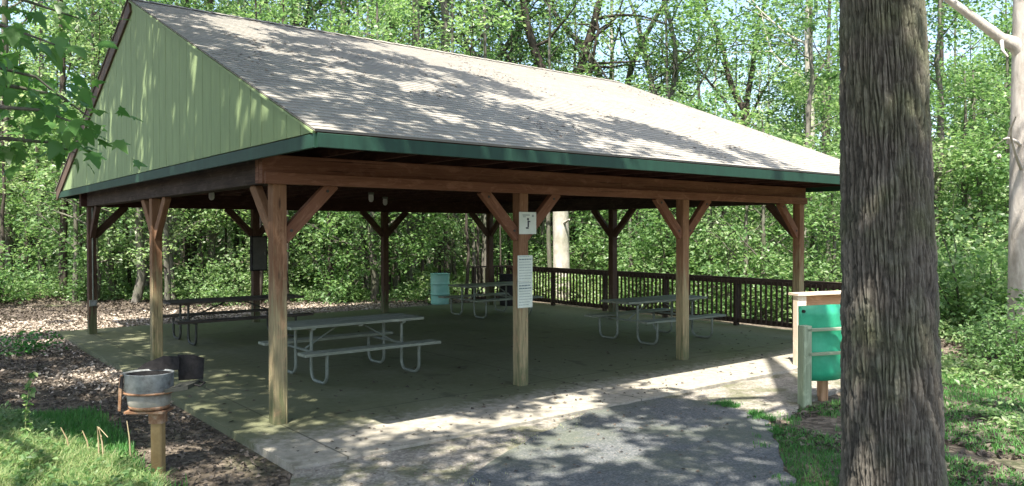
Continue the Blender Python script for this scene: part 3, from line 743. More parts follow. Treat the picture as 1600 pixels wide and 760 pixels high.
# understory trees: leafy from near the ground, several shared builds
def under_kind(seed, H, R_, nsp, npl, size, lmat, bmat, b0=.12):
    rg = np.random.default_rng(seed)
    mb, pts, tips = trunk_mb(rg, H, .022*H**.8, branch=12, bl=R_*.95, b0=b0, seg=7, bend=.02)
    k = nsp; idx = rg.integers(0, len(tips), k); C = tips[idx]+rg.normal(0, .32, (k, 3))*np.array([1, 1, .8])
    V, F = leaves(rg, C, npl, .42, size)
    return mb_mesh(mb, 'trunk', bmat), np_mesh('crown', V, F, lmat)
UND = [under_kind(11, 6.0, 2.0, 120, 22, .125, L_mid, BarkDark), under_kind(12, 8.0, 2.4, 140, 22, .125, L_yel, BarkGrey),
       under_kind(13, 5.0, 2.2, 110, 22, .115, L_yel, BarkGrey), under_kind(14, 9.5, 2.6, 150, 22, .13, L_mid, BarkGrey),
       under_kind(15, 7.0, 2.3, 130, 22, .14, L_dark, BarkDark)]
def shrub_kind(seed, R_, H, nsp, npl, size, lmat, bmat):
    rg = np.random.default_rng(seed); mb = MB(); tips = []
    for k in range(7):
        a = rg.random()*6.283; pp = limb_path(rg, (0, 0, -.1), (math.cos(a)*.6, math.sin(a)*.6, 1), H*rg.uniform(.7, 1.1), 5, .18)
        mb.tube([tuple(v) for v in pp], list(np.linspace(.018, .006, 6)), 5, cap=False); tips += pp[1:]
    tips = np.array(tips); C = tips[rg.integers(0, len(tips), nsp)]+rg.normal(0, .3, (nsp, 3))*np.array([R_, R_, .8]); C[:, 2] = np.maximum(C[:, 2], .12)
    V, F = leaves(rg, C, npl, .34, size); return mb_mesh(mb, 'stem', bmat), np_mesh('foliage', V, F, lmat)
SHR = [shrub_kind(21, 1.3, 1.6, 80, 20, .10, L_mid, BarkDark), shrub_kind(22, 1.5, 1.2, 75, 20, .10, L_yel, BarkDark), shrub_kind(23, 1.2, 2.2, 100, 20, .11, L_yel, BarkGrey)]
# tall trees: bare trunk, high crown
def tall_kind(seed, H, r, crown0, CR, nsp, npl, size, lmat):
    rg = np.random.default_rng(seed); mb, pts, tips = trunk_mb(rg, H, r, branch=11, bl=CR, b0=crown0, seg=12, bend=.010)
    C = tips[rg.integers(0, len(tips), nsp)]+rg.normal(0, .6, (nsp, 3)); V, F = leaves(rg, C, npl, .6, size)
    return mb, np_mesh('crown', V, F, lmat)
TALL = []
for sd, H, r, c0, CR, lm in [(31, 20, .20, .38, 4.0, L_mid), (32, 22, .24, .42, 4.4, L_yel), (33, 18, .16, .35, 3.6, L_dark), (34, 21, .20, .48, 4.2, L_mid)]:
    mb, cr = tall_kind(sd, H, r, c0, CR, 150, 20, .17, lm)
    TALL.append((r, {k: mb_mesh(mb, 'trunk', bm_) for k, bm_ in (('grey', BarkGrey), ('pale', BarkPale), ('dark', BarkDark))}, cr))
def tall(px, dep, wpx, kind, tone, label, group=None, crown=True, zs=1.0, rz=None, loc=None):
    x, y = loc if loc else P(px, dep); r0, tr, cr = TALL[kind]; want = wpx/FPX*dep/2; sc = want/(r0*.95)
    e = empty('tree', (x, y, gzf(x, y)), random.random()*6.28 if rz is None else rz); tag(e, label, 'tree', group)
    obj('trunk', tr[tone], e, sc=(sc, sc, zs) if False else (min(sc, 1.6), min(sc, 1.6), zs))
    if crown: obj('crown', cr, e, sc=(1, 1, zs))
    return e
NAMED = [  # bearing, depth, width in the photo, kind, bark, label
 (100, 24, 11, 2, 'dark', 'thin dark trunk left of the shelter, rising beside the gable'),
 (12, 27, 13, 0, 'grey', 'grey trunk at the far left edge of the woods'),
 (62, 34, 9, 3, 'grey', 'slim grey trunk among leaves between the left edge and the gable'),
 (330, 30, 9, 2, 'dark', 'thin dark trunk seen under the roof behind the back left table'),
 (290, 36, 7, 0, 'dark', 'very thin dark trunk left of the one behind the back left table'),
 (545, 31, 13, 0, 'grey', 'mossy trunk seen right of the front corner post, under the roof'),
 (609, 33, 22, 1, 'dark', 'stout trunk rising just behind the rear post, its top above the roof'),
 (641, 27, 17, 3, 'grey', 'straight grey-green trunk just right of the rear middle post'),
 (697, 30, 19, 0, 'grey', 'grey trunk directly behind the teal barrel'),
 (738, 36, 8, 2, 'grey', 'slim trunk between the teal barrel and the rear corner post'),
 (806, 38, 8, 2, 'dark', 'thin dark trunk above the roof ridge'),
 (952, 34, 9, 3, 'pale', 'thin pale trunk next to the right rear post'),
 (1262, 25, 17, 0, 'pale', 'pale straight trunk rising behind the right end of the roof'),
 (1090, 40, 8, 2, 'grey', 'slim trunk behind the right part of the roof'),
 (1472, 33, 10, 3, 'grey', 'thin grey trunk just right of the big foreground trunk'),
]
for i_, q in enumerate(NAMED): tall(*q, crown=(i_ % 3 != 1))
x, y = P(877, 25); sn = empty('sunlit_trunk', (x, y, gzf(x, y))); tag(sn, 'thick added trunk stub, coloured pale for sunlight, seen under the roof right of the signs', 'tree')  # added stub: sunlight on the lower trunk is put into pale bark
mb = MB(); mb.tube([(0,0,-.3),(.02,0,.4),(.0,.03,3),(.05,0,5),(.03,.02,5.9),(.06,.02,6.15)], [.33,.27,.255,.25,.235,.12], 14)
for a_, z_, L_ in ((.5, 3.6, .5), (2.6, 4.5, .7), (4.4, 2.4, .35)): mb.tube([(0,0,z_), (math.cos(a_)*(.25+L_), math.sin(a_)*(.25+L_), z_+L_*.5)], [.06,.025], 8)
mb.build('trunk', BarkPale, sn, recalc=False)
# thin saplings: near-bare dark poles with a loose top
def sap_kind(seed, H, lm):
    rg = np.random.default_rng(seed); mb, pts, tips = trunk_mb(rg, H, .045, branch=9, bl=1.1, b0=.35, seg=6, bend=.016)
    C = tips[rg.integers(0, len(tips), 34)]+rg.normal(0, .25, (34, 3)); V, F = leaves(rg, C, 18, .36, .12); return mb_mesh(mb, 'trunk', BarkDark), np_mesh('crown', V, F, lm)
SAP = [sap_kind(91, 8.5, L_mid), sap_kind(92, 7, L_yel), sap_kind(93, 9.5, L_mid)]
rs = random.Random(12)
for i in range(46):
    px = -60+i*19.5+rs.uniform(-8, 8); dep = rs.uniform(22.5, 29); x, y = P(px, dep); e = empty('sapling', (x, y, gzf(x, y)), rs.random()*6.28); k = rs.randrange(3)
    tag(e, 'thin dark sapling with few leaves at the near edge of the woods behind the shelter', 'sapling', 'thin saplings at the edge of the woods'); q_ = rs.uniform(.8, 1.25); obj('trunk', SAP[k][0], e, sc=(q_*rs.uniform(.7, 1.5),)*2+(q_,)); obj('crown', SAP[k][1], e, sc=q_)
# forking dark trees against the sky above the ridge
def fork_tree(px, dep, wpx, Hf, seed, bmat, label, spread=.5):
    rg = np.random.default_rng(seed); x, y = P(px, dep); e = empty('tree', (x, y, gzf(x, y))); tag(e, label, 'tree'); r = wpx/FPX*dep/2
    mb = MB(); pts = [(0,0,-.3),(0,0,.5),(.05,0,Hf*.5),(-.05,.02,Hf)]; mb.tube(pts, [r*1.4, r*1.05, r*.95, r*.85], 12); tips = []
    for k in range(4):
        sg = (-1, 1)[k % 2]; d3 = np.array([RT[0]*sg*spread*rg.uniform(.5, 1.3), RT[1]*sg*spread*rg.uniform(.5, 1.3), 1]); p = np.array([-.05, .02, Hf-.2-.9*(k//2)])
        L = 8 if k < 2 else 5; pp = limb_path(rg, p, d3, L, 8, .13, .02); rb_ = r*(.68 if k < 2 else .4)
        mb.tube([tuple(v) for v in pp], list(np.linspace(rb_, rb_*.25, 9)), 9)
        for j in range(7):
            i = 2+int(rg.random()*6); a = rg.random()*6.28; p2 = limb_path(rg, pp[i], (math.cos(a), math.sin(a), .5), L*.38, 5, .2)
            mb.tube([tuple(v) for v in p2], list(np.linspace(rb_*.32, .01, 6)), 6, cap=False); tips += p2[2:]
    mb.build('trunk', bmat, e, recalc=False)
    T = np.array(tips); C = T[rg.integers(0, len(T), 120)]+rg.normal(0, .5, (120, 3)); V, F = leaves(rg, C, 20, .5, .15); obj('crown', np_mesh('crown', V, F, L_mid), e)
fork_tree(885, 30, 27, 7.3, 51, BarkDark, 'dark forking tree leaning above the middle of the roof ridge', .38)
fork_tree(966, 31, 17, 8.2, 52, BarkGrey, 'slimmer forking tree above the ridge, right of the dark forking one', .55)
fork_tree(1040, 29, 16, 7.2, 53, BarkGrey, 'crooked grey forking tree against the bright sky over the roof', .5)
fork_tree(1165, 34, 15, 9.0, 54, BarkDark, 'dark forking tree over the right end of the roof', .5)
fork_tree(770, 33, 15, 9.5, 55, BarkGrey, 'grey forking tree above the middle of the roof, left of the dark leaning one', .4)
fork_tree(470, 34, 15, 10.5, 56, BarkDark, 'forking dark tree seen over the left part of the roof', .4)
# filler woods: trunks and understory set out behind the shelter
def clear(x, y):
    if -1.8 < x < 13.2 and -3.5 < y < 12.6: return False
    dep = (np.array([x, y])-np.array([CX, CY]))@FW; px = 800+FPX*((np.array([x, y])-np.array([CX, CY]))@RT)/max(dep, .1)
    if px < 250 and dep < 17.5: return False
    if px > 1440 and dep < 13: return False
    if px < 660 and dep < 22.5: return False
    return True
zones = [(-120, 250, 'in the woods left of the shelter'), (250, 800, 'in the woods seen under and over the shelter roof'), (800, 1320, 'in the woods beyond the railing'), (1440, 1740, 'in the woods right of the big foreground trunk')]
cnt = 0
zones_all = zones+[(-620, -120, 'far out to the left of the shelter'), (1740, 2300, 'far out to the right')]
for zi, (a, b, where) in enumerate(zones_all):
    n = int((b-a)/(17 if zi < 4 else 36)); 
    for i in range(n):
        for band, (d0, d1) in enumerate([(19, 25), (25, 34), (34, 48)]):
            if band == 0 and zi == 2 and random.random() < .35: continue
            px = a+(b-a)*(i+random.random())/n; dep = random.uniform(d0, d1); x, y = P(px, dep)
            if not clear(x, y): continue
            k = random.choice([0, 1, 2, 3, 4] if zi not in (2, 3) else [1, 2, 3, 1, 2, 0])
            if 840 < px < 1240 and dep < 36: k = random.choice([2, 2, 0])
            if random.random() < (.30 if band else .1): continue
            if 860 < px < 1290 and band == 2 and random.random() < .6: continue
            e = empty('understory_tree', (x, y, gzf(x, y)), random.random()*6.28)
            tag(e, 'slender leafy understory tree '+where, 'tree', 'understory trees '+where)
            s0 = random.uniform(.8, 1.15)*(1, 1.05, 1.3)[band]; obj('trunk', UND[k][0], e, sc=s0); obj('crown', UND[k][1], e, sc=s0)
    for i in range(int((b-a)/20)):
        px = a+(b-a)*(i+random.random())/int((b-a)/20); dep = random.uniform(24, 62)
        tall(px, dep, random.uniform(4, 9), random.randrange(4), random.choice(['grey', 'grey', 'dark', 'pale']), 'distant slim tall tree '+where, 'distant tall trees '+where, crown=(dep > 40 or random.random() < .6), zs=random.uniform(.8, 1.05) if not (820 < px < 1260) else .68)
# low shrubs along the wood's edge
for zi, (a, b, where) in enumerate(zones):
    n = int((b-a)/16)
    for i in range(n):
        for band in (0, 1):
            px = a+(b-a)*(i+random.random())/n; dep = random.uniform(17.5, 24) if band == 0 else random.uniform(24, 36)
            if zi == 3 and band == 0: dep = random.uniform(13.5, 20)
            x, y = P(px, dep)
            if not clear(x, y): continue
            if random.random() < (.5 if zi < 2 else .3): continue
            k = random.randrange(3); e = empty('shrub', (x, y, gzf(x, y)), random.random()*6.28); tag(e, 'leafy green shrub '+where, 'shrub', 'shrubs '+where)
            s0 = random.uniform(.8, 1.3); obj('stem', SHR[k][0], e, sc=s0); obj('foliage', SHR[k][1], e, sc=s0)
for i_, (px, dep, s0, k) in enumerate([(1590, 11.0, .62, 0), (1545, 13.4, .6, 1), (1625, 11.6, .8, 0), (1505, 17.2, 1.0, 0), (1570, 16.8, 1.0, 2), (1478, 18.2, 1.1, 2)]):
    x, y = P(px, dep); e = empty('shrub', (x, y, gzf(x, y)), i_*1.3); tag(e, ['small leafy shrub in front of the pale edge tree', 'low bright shrub left of the pale edge tree', 'leafy shrub at the foot of the pale edge tree, by the picture edge', 'bright shrub behind the ground plants right of the big trunk', 'spreading bright shrub behind the low one near the pale edge tree', 'shrub peeking out directly behind the big trunk'][i_], 'shrub')
    obj('stem', SHR[k][0], e, sc=s0); obj('foliage', SHR[k][1], e, sc=s0)
# far wood that reads as one mass
rg = np.random.default_rng(77); n = 7600
px = rg.uniform(-800, 2400, n); dep = rg.uniform(46, 75, n); X = CX+dep*(FW[0]+RT[0]*(px-800)/FPX); Y = CY+dep*(FW[1]+RT[1]*(px-800)/FPX)
top = 9+5*fbm((px+900)/90, px*0+3); 
top = np.where((px > 820) & (px < 1300), top*.62, top*.9)*dep/60
Zc = gz(X, Y)+rg.random(n)**1.0*top
V, F = leaves(rg, np.c_[X, Y, Zc], 16, 1.1, .42, droop=.15); fw = obj('distant_woods', np_mesh('distant_woods', V, F, L_far)); tag(fw, 'distant green wood closing the view behind all the trees', 'woods', kind='stuff')
# ------------------------------------------------------------------ canopy overhead, out of view; sprays laid out so their dappled shade falls as wanted
# g = where a leaf's shadow meets the floor plane
def dens(gx_, gy_):
    D = np.full_like(gx_, .90)
    n_ = fbm(gx_*.85+9, gy_*.85+4, 4)
    # right part of the roof, and the floor strip at the right, lie in open sun
    e = sst(7.0, 8.4, gx_+.5*(gy_-1)+2.4*(fbm(gx_*.5+5, gy_*1.5)-.5))*sst(-3.3, -1.9, gy_)*(1-sst(9.5, 12, gy_))
    e2 = sst(4.0, 5.0, gx_)*sst(-2.9, -2.3, gy_)*(1-sst(-.75, -.3, gy_))
    # half-open streaks over the left part of the roof
    st = fbm(gx_*.55+3, gy_*1.7+8, 3); e3 = sst(2.3, 2.9, gx_)*sst(-.9, -.4, gy_)*(1-sst(5.5, 7, gy_))*(.10+.75*sst(.50, .58, st))
    e4 = .92*sst(-.5, .2, gx_)*(1-sst(3.0+.8*(gy_+1.6), 4.0+.8*(gy_+1.6), gx_))*sst(-5.2, -4.2, gy_)*(1-sst(-.85, -.5, gy_))*.44
    e5 = sst(-4, -2.5, gx_)*(1-sst(5.5, 7, gx_))*sst(10.3, 10.8, gy_)*(1-sst(14.5, 16, gy_))*.95
    e6 = np.clip(2.2*np.exp(-((gx_+2.35)**2/.40+(gy_+.35)**2/.9)), 0, 1)*1.3
    e7 = .8*np.exp(-((gx_+.8)**2/.08+(gy_-4.6)**2/.4))+.8*np.exp(-((gx_+1.1)**2/.4+(gy_-9.2)**2/.5))+.7*np.exp(-((gx_+.2)**2/.12+(gy_-.9)**2/.10))
    e8 = sst(3.4, 4.6, gx_)*(1-sst(-2.9, -2.3, gy_))*.5
    e9 = np.clip(sst(12, 14, gx_)+sst(11, 13, gy_)+sst(-7, -9, gx_)*sst(5, 8, gy_), 0, 1)*.93
    open_ = np.maximum.reduce([e, e2, e3*.9, e4, e5, e6, e7, e8, e9])
    fn = .55*fbm(gx_*.9+9, gy_*1.1+4, 3)+.45*fbm(gx_*2.6+1, gy_*3.2+7, 3)
    thr = .30+.36*open_
    D = .97*sst(thr-.035, thr+.045, fn)
    return np.clip(D, 0, .975)
rg = np.random.default_rng(5); A0, A1, B0, B1 = -9, 18, -9, 19
ncand = int((A1-A0)*(B1-B0)*22); gxr = rg.uniform(A0, A1, ncand); gyr = rg.uniform(B0, B1, ncand)
Dn = dens(gxr, gyr); lam = -np.log(1-Dn)/.17       # sprays per square metre wanted
keep = rg.random(ncand) < lam/22
gxr, gyr = gxr[keep], gyr[keep]; zc = rg.uniform(8.6, 12.5, len(gxr))
C = np.c_[gxr-zc*.435, gyr-zc*.337, zc]
BIG = (2.76, -5.19)
stems = [('big', BIG), ('oak', (-6.4, -1.6)), ('oak', (-8.5, 6.0)), ('oak', (-7.0, -12.5)), ('oak', (1.5, -12.5)), ('oak', (9.5, -9.0)), ('oak', (-4.5, 14.6))]
SX = np.array([s[1] for s in stems]); dd = np.linalg.norm(C[:, None, :2]-SX[None], axis=-1)+rg.normal(0, .9, (len(C), len(stems))); own = dd.argmin(1)
canopy_labels = ['', 'tall oak standing left of the grill, its crown over the shelter', 'tall oak left of the shelter behind the bank', 'tall oak behind the photographer on the left', 'tall oak behind the photographer over the path', 'tall oak on the lawn to the right of the photographer', 'tall oak behind the rear left corner of the shelter']
big = None
for i, (kd_, (sx, sy)) in enumerate(stems):
    z0 = gzf(sx, sy); e = empty('tree', (sx, sy, z0))
    mine = C[own == i]-np.array([sx, sy, z0]); rg2 = np.random.default_rng(100+i)
    if len(mine):
        V, F = leaves(rg2, mine, 24, .30, .17, droop=.2); obj('crown', np_mesh('crown', V, F, L_dark), e)
    r = .34 if i == 0 else .26
    mb = MB()
    zt = 4.6 if i == 0 else 0
    ax = (-.10, .08) if i == 0 else (0, 0)
    pts = [(ax[0]*(z/4), ax[1]*(z/4), z) for z in ([4.4, 5.5, 7, 9, 11, 13.5] if i == 0 else [-.4, 0, .5, 3, 6, 9, 11, 13.5])]
    mb.tube(pts, [r, r*.97, r*.85, r*.6, r*.35, .05] if i == 0 else [r*1.5, r*1.3, r, r*.95, r*.85, r*.6, r*.35, .05], 14)
    # limbs reach for the middle of groups of sprays
    if len(mine):
        nl = min(16, max(3, len(mine)//30)) if i else 2
        for k in range(nl):
            tgt = mine[rg2.integers(0, len(mine))]; st = np.array([0, 0, rg2.uniform(6.0, 9.5)]); ms = []
            for t in np.linspace(0, 1, 7):
                q = st*(1-t)+tgt*t; q[2] += 1.0*math.sin(t*math.pi)*.6; q += rg2.normal(0, .10, 3)*min(1, t*4)*(t < 1); ms.append(tuple(q))
            mb.tube(ms, list(np.linspace(.10, .02, 7)), 7, cap=False)
    if i == 0:
        big = e; mb.build('limbs', BarkGrey, e, recalc=False); tag(e, 'massive furrowed trunk in the right foreground beside the path', 'tree')
    else:
        mb.build('trunk', BarkGrey, e, recalc=False); tag(e, canopy_labels[i], 'tree')
# the foreground trunk, furrows modelled
nA, nZ = 800, 1000; zt0, zt1 = -.35, 4.55
th = np.linspace(0, 2*np.pi, nA, endpoint=False); zz = np.linspace(zt0, zt1, nZ); TH, ZZ = np.meshgrid(th, zz)
def voro(u, w, per, jit=.95, seed=0):
    """distance to the border between elongated bark plates; u wraps after per cells"""
    ui = np.floor(u).astype(int); wi = np.floor(w).astype(int); d1 = np.full(u.shape, 9.); d2 = np.full(u.shape, 9.)
    for a in (-1, 0, 1):
        for b in (-1, 0, 1):
            cu = (ui+a) % per; cw = wi+b; k1 = (cu*37+cw*101+seed) % 256; k2 = (cu*71+cw*13+seed*3) % 256
            px_ = ui+a+.5+(_T[k1, k2]-.5)*jit; py_ = cw+.5+(_T[k2, k1]-.5)*jit
            d = np.hypot(u-px_, w-py_); n1 = d < d1; d2 = np.where(n1, d1, np.minimum(d2, d)); d1 = np.where(n1, d, d1)
    return d2-d1
cells = 70; u = TH/(2*np.pi)*cells
uw = u+(vn(u*.5, ZZ*2.2, cells//2, 256)-.5)*.9+(vn(u, ZZ*7, cells, 256)-.5)*.35
f1 = voro(uw % cells, ZZ*2.3+(vn(u, ZZ*3+50, cells, 256)-.5)*.8, cells); f2 = voro((uw*2) % (2*cells), ZZ*6+20, 2*cells, seed=9)
long_ = 1-np.abs(2*vn(uw*.8 % cells, ZZ*1.3+9, 256, 256)-1)
n3 = vn((u*7) % (7*cells), ZZ*60, 7*cells, 256)*.5+vn((u*3) % (3*cells), ZZ*30+8, 3*cells, 256)*.5
brk = sst(.55, .75, vn(uw % cells, ZZ*16+77, cells, 256))*.22
h = np.clip(.74*sst(.02, .55, f1)*(.62+.38*sst(.02, .35, f2))+.30*n3-.30*sst(.72, 1, long_)-brk+.06, 0, 1.1)
Rz = .362-.019*np.clip(ZZ, 0, 5)+.07*np.exp(-np.maximum(ZZ+.1, 0)/.16)*(.55+.45*np.cos(3*TH+1.2))
Rz = Rz*(1+.02*np.cos(2*TH+.5)+.015*np.cos(3*TH+ZZ*.8))
Rr = Rz+(h-.6)*.030
ax_x = -.10*ZZ/4; ax_y = .08*ZZ/4
V = np.stack([ax_x+Rr*np.cos(TH), ax_y+Rr*np.sin(TH), ZZ], -1).reshape(-1, 3)
I = np.arange(nZ-1)[:, None]*nA; J = np.arange(nA)[None]; J2 = (J+1) % nA
F = np.stack([I+J, I+J2, I+nA+J2, I+nA+J], -1).reshape(-1, 4)
obj('trunk', np_mesh('trunk', V, F, BarkBig, True, h.ravel()), big)
# pale tree at the right edge with its bare limb and dead twigs
x, y = P(1608, 12.2); et = empty('tree', (x, y, gzf(x, y))); tag(et, 'pale sunlit tree at the right edge with a bare limb', 'tree')
rdir = Vector((RT[0], RT[1], 0)); dep = 12.2
def E_(px, py, dd=0): return tuple(rdir*((px-1608)/FPX*dep)+Vector((FW[0]*dd, FW[1]*dd, Z(py, dep)-gzf(x, y))))
mb = MB(); mb.tube([E_(1604,700), E_(1604,500), E_(1605,300), E_(1606,150), E_(1607,0), E_(1612,-250), E_(1600,-600)], [.27,.25,.245,.24,.23,.21,.10], 14)
mb.tube([E_(1603,95), E_(1585,72), E_(1562,62), E_(1535,42), E_(1508,22), E_(1480,2), E_(1440,-25)], [.15,.12,.085,.075,.065,.055,.04], 10, cap=False)
for a in ([(1600,275),(1580,262),(1560,245),(1540,222),(1528,212)], [(1600,235),(1575,225),(1548,222),(1528,226)], [(1575,225),(1565,205),(1560,190)], [(1560,245),(1548,250),(1536,250)], [(1562,62),(1552,85),(1548,100)]):
    mb.tube([E_(p_[0], p_[1], -.2*i) for i, p_ in enumerate(a)], list(np.linspace(.035, .01, len(a))), 6, cap=False)
mb.build('trunk', BarkWhite, et, recalc=False)
rg = np.random.default_rng(61); C = np.array([E_(rg.uniform(1480, 1700), rg.uniform(-700, -60), rg.uniform(-2, 2)) for _ in range(120)]); V, F = leaves(rg, C, 20, .5, .15); obj('crown', np_mesh('crown', V, F, L_mid), et)
# ------------------------------------------------------------------ maple reaching in from the left
def lobed(pos, out, nrm, sz):
    """five-lobed leaf fans"""
    prof = [(0,0),(.16,.10),(.42,.02),(.30,.24),(.52,.46),(.24,.46),(.20,.62),(0,1.0),(-.20,.62),(-.24,.46),(-.52,.46),(-.30,.24),(-.42,.02),(-.16,.10)]
    sd = np.cross(nrm, out); n = len(pos); V = np.zeros((n, len(prof), 3))
    for k, (a, b) in enumerate(prof): V[:, k] = pos+sd*(a*sz)[:, None]+out*(b*sz)[:, None]-nrm*((abs(a)**2*.5+b*b*.22)*sz)[:, None]
    F = np.arange(n*len(prof)).reshape(n, -1); return V.reshape(-1, 3), F
md = 6.4; mx, my = P(-330, md); mp = empty('maple_tree', (mx, my, gzf(mx, my))); tag(mp, 'young maple at the left whose drooping leafy boughs reach over the gable', 'tree')
g0_ = gzf(mx, my)
def Q(px, py, dd=0): 
    a, b = P(px, md+dd); return np.array([a-mx, b-my, Z(py, md+dd)-g0_])
mb = MB(); mb.tube([(0,0,-.3),(0,0,.3),(.1,.05,2),(.05,.1,4),(.1,.1,6.5),(.2,.1,8)], [.16,.12,.10,.08,.05,.02], 10)
rg = np.random.default_rng(62); LP = []
boughs = [[(-320,330),(-150,200),(0,165),(90,172),(150,196)], [(-320,250),(-160,120),(-20,95),(80,120),(130,160)], [(-320,120),(-120,30),(30,40),(110,70)], [(-320,400),(-100,260),(20,215),(100,222),(140,238)], [(-320,50),(-100,-40),(60,0),(150,30)], [(-320,200),(-140,150),(20,130),(120,150),(165,185)]]
for bi, b in enumerate(boughs):
    dd = [0, .5, -.3, .2, 1.5, .9][bi]; pts = [Q(p_[0]-22*(i > 0), p_[1], dd*i/3) for i, p_ in enumerate(b)]
    mb.tube([tuple(p_) for p_ in pts], list(np.linspace(.035, .006, len(pts))), 6, cap=False)
    for i in range(len(pts)-1):
        nn = 20 if i >= 1 else 6
        for t in rg.random(nn):
            c_ = pts[i]*(1-t)+pts[i+1]*t; s1 = rg.normal(0, 1, 3)*np.array([.22, .22, .09]); LP.append((c_+s1, s1))
mb.build('trunk', BarkGrey, mp, recalc=False)
pos = np.array([p_[0] for p_ in LP]); sdv = np.array([p_[1] for p_ in LP]); nL = len(pos)
out = unit(sdv*np.array([1, 1, .3])+rg.normal(0, .12, (nL, 3))-np.array([0, 0, .16])); nr = unit(np.array([0, 0, 1.])+rg.normal(0, .35, (nL, 3))); nr = unit(nr-out*(nr*out).sum(-1, keepdims=True))
V, F = lobed(pos, out, nr, rg.uniform(.10, .21, nL)); obj('crown', np_mesh('crown', V, F, L_maple), mp)
# ------------------------------------------------------------------ ground cover
def blades(rg, X, Y, h, wd, lean=.4, seg=2):
    n = len(X); a = rg.random(n)*6.283; hh = h*rg.uniform(.5, 1.25, n); Zg = gz(X, Y); ln = hh*lean*rg.uniform(.2, 1.6, n)
    dx, dy = np.cos(a), np.sin(a); sx, sy = -dy*wd/2, dx*wd/2
    b1 = np.c_[X+sx, Y+sy, Zg-.01]; b2 = np.c_[X-sx, Y-sy, Zg-.01]
    m1 = np.c_[X+sx*.8+dx*ln*.35, Y+sy*.8+dy*ln*.35, Zg+hh*.6]; m2 = np.c_[X-sx*.8+dx*ln*.35, Y-sy*.8+dy*ln*.35, Zg+hh*.6]
    t1 = np.c_[X+dx*ln+sx*.1, Y+dy*ln+sy*.1, Zg+hh]; t2 = np.c_[X+dx*ln-sx*.1, Y+dy*ln-sy*.1, Zg+hh]
    V = np.stack([b1, b2, m2, m1, t2, t1], 1).reshape(-1, 3); i = np.arange(n)[:, None]*6
    F = np.concatenate([i+np.array([[0,1,2,3]]), i+np.array([[3,2,4,5]])]); return V, F
def inpath(x, y): # rough test for path, apron and floor
    floor = (x > -.55) & (x < 11.35) & (y > -1.65) & (y < 10.4)
    apron = (y > -3.0) & (y < -1.5) & (x > 4.0) & (x < 8.6-.0*x)
    t = -3.2-(y+3.2)*.0
    left = -2.1+(y+3.2)*((-.45+2.1)/(3.2-1.615)); left2 = -2.1+(y+3.2)*((-2.1+4.6)/(2.8)); L_ = np.where(y > -3.2, left, left2)
    Rr_ = np.interp(y, [-9, -6.6, -5, -4, -3.15, -2.3, -1.6], [-.5, .6, 1.9, 3.1, 4.2, 4.55, 4.2]); path = (y < -1.6) & (x > L_-.05) & (x < Rr_+.02)
    return floor | apron | path
rg = np.random.default_rng(9)
# lawn right of the path
n = 120000; X = rg.uniform(1.0, 12, n); Y = rg.uniform(-8, -2.0, n); ok = ~inpath(X, Y) & (fbm(X*1.3, Y*1.3) > .36) & (X < 9.5+rg.normal(0, .6, n))
V, F = blades(rg, X[ok], Y[ok], .060, .007, .8); g1 = obj('grass', np_mesh('grass', V, F, L_grass)); tag(g1, 'bright green grass right of the asphalt path, around the big trunk', 'grass', kind='stuff')
# green mound left
n = 130000; X = rg.uniform(-6.5, -1.0, n); Y = rg.uniform(-5.2, 2.2, n)
dep = (X-CX)*FW[0]+(Y-CY)*FW[1]; dep = np.maximum(dep, .5); pxx = 800+FPX*((X-CX)*RT[0]+(Y-CY)*RT[1])/dep; pyy = 363+FPX*(CH-gz(X, Y))/dep
lim = np.interp(pxx, [-200, 0, 60, 130, 190, 240], [560, 588, 608, 640, 685, 770]); ok = ~inpath(X, Y) & (pyy > lim+rg.normal(0, 9, n)) & (pxx < 290) & (pyy < np.interp(pxx, [-200, 0, 60, 130, 200, 260], [615, 650, 685, 718, 740, 765])+rg.normal(0, 10, n))
V, F = blades(rg, X[ok], Y[ok], .085, .009); g2 = obj('mound_grass', np_mesh('mound_grass', V, F, L_grass)); tag(g2, 'green grass on the shaded bank left of the grill', 'grass', kind='stuff')
# litter leaves
def litter(n, x0, x1, y0, y1, size, test):
    X = rg.uniform(x0, x1, n); Y = rg.uniform(y0, y1, n); ok = test(X, Y); X, Y = X[ok], Y[ok]; k = len(X)
    pos = np.c_[X, Y, gz(X, Y)+rg.uniform(.004, .03, k)]; nr = unit(np.c_[rg.normal(0, .5, k), rg.normal(0, .5, k), np.ones(k)]); a = rg.random(k)*6.28
    o_ = np.c_[np.cos(a), np.sin(a), np.zeros(k)]; o_ = unit(o_-nr*(o_*nr).sum(-1, keepdims=True)); sd = np.cross(nr, o_); sz = size*rg.uniform(.5, 1.5, k)[:, None]
    V = np.stack([pos-o_*sz*.5, pos+sd*sz*.3+nr*sz*.2, pos+o_*sz*.5, pos-sd*sz*.3+nr*sz*.12], 1).reshape(-1, 3); return V, np.arange(k*4).reshape(-1, 4)
V1, F1 = litter(120000, -14, 0, -5, 16, .045, lambda X, Y: ~inpath(X, Y) & (rg.random(len(X)) < .85))
V2, F2 = litter(40000, -6, 14, 10.3, 20, .07, lambda X, Y: X > -99)
V3, F3 = litter(26000, 3.5, 14, -7, -1.5, .07, lambda X, Y: ~inpath(X, Y) & (fbm(X*1.3+4, Y*1.3) < .5))
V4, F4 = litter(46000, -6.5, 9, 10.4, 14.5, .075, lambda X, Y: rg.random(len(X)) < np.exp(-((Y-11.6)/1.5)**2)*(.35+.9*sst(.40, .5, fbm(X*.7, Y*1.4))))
V5, F5 = litter(34000, -3.5, -.5, 1, 11, .055, lambda X, Y: rg.random(len(X)) < np.exp(-((X+.9)**2/.25+(Y-4.7)**2/.7))+np.exp(-((X+1.0)**2/.5+(Y-9.2)**2/1.2))+.015)  # left bank: pale leaves painted in where the sun patches fall
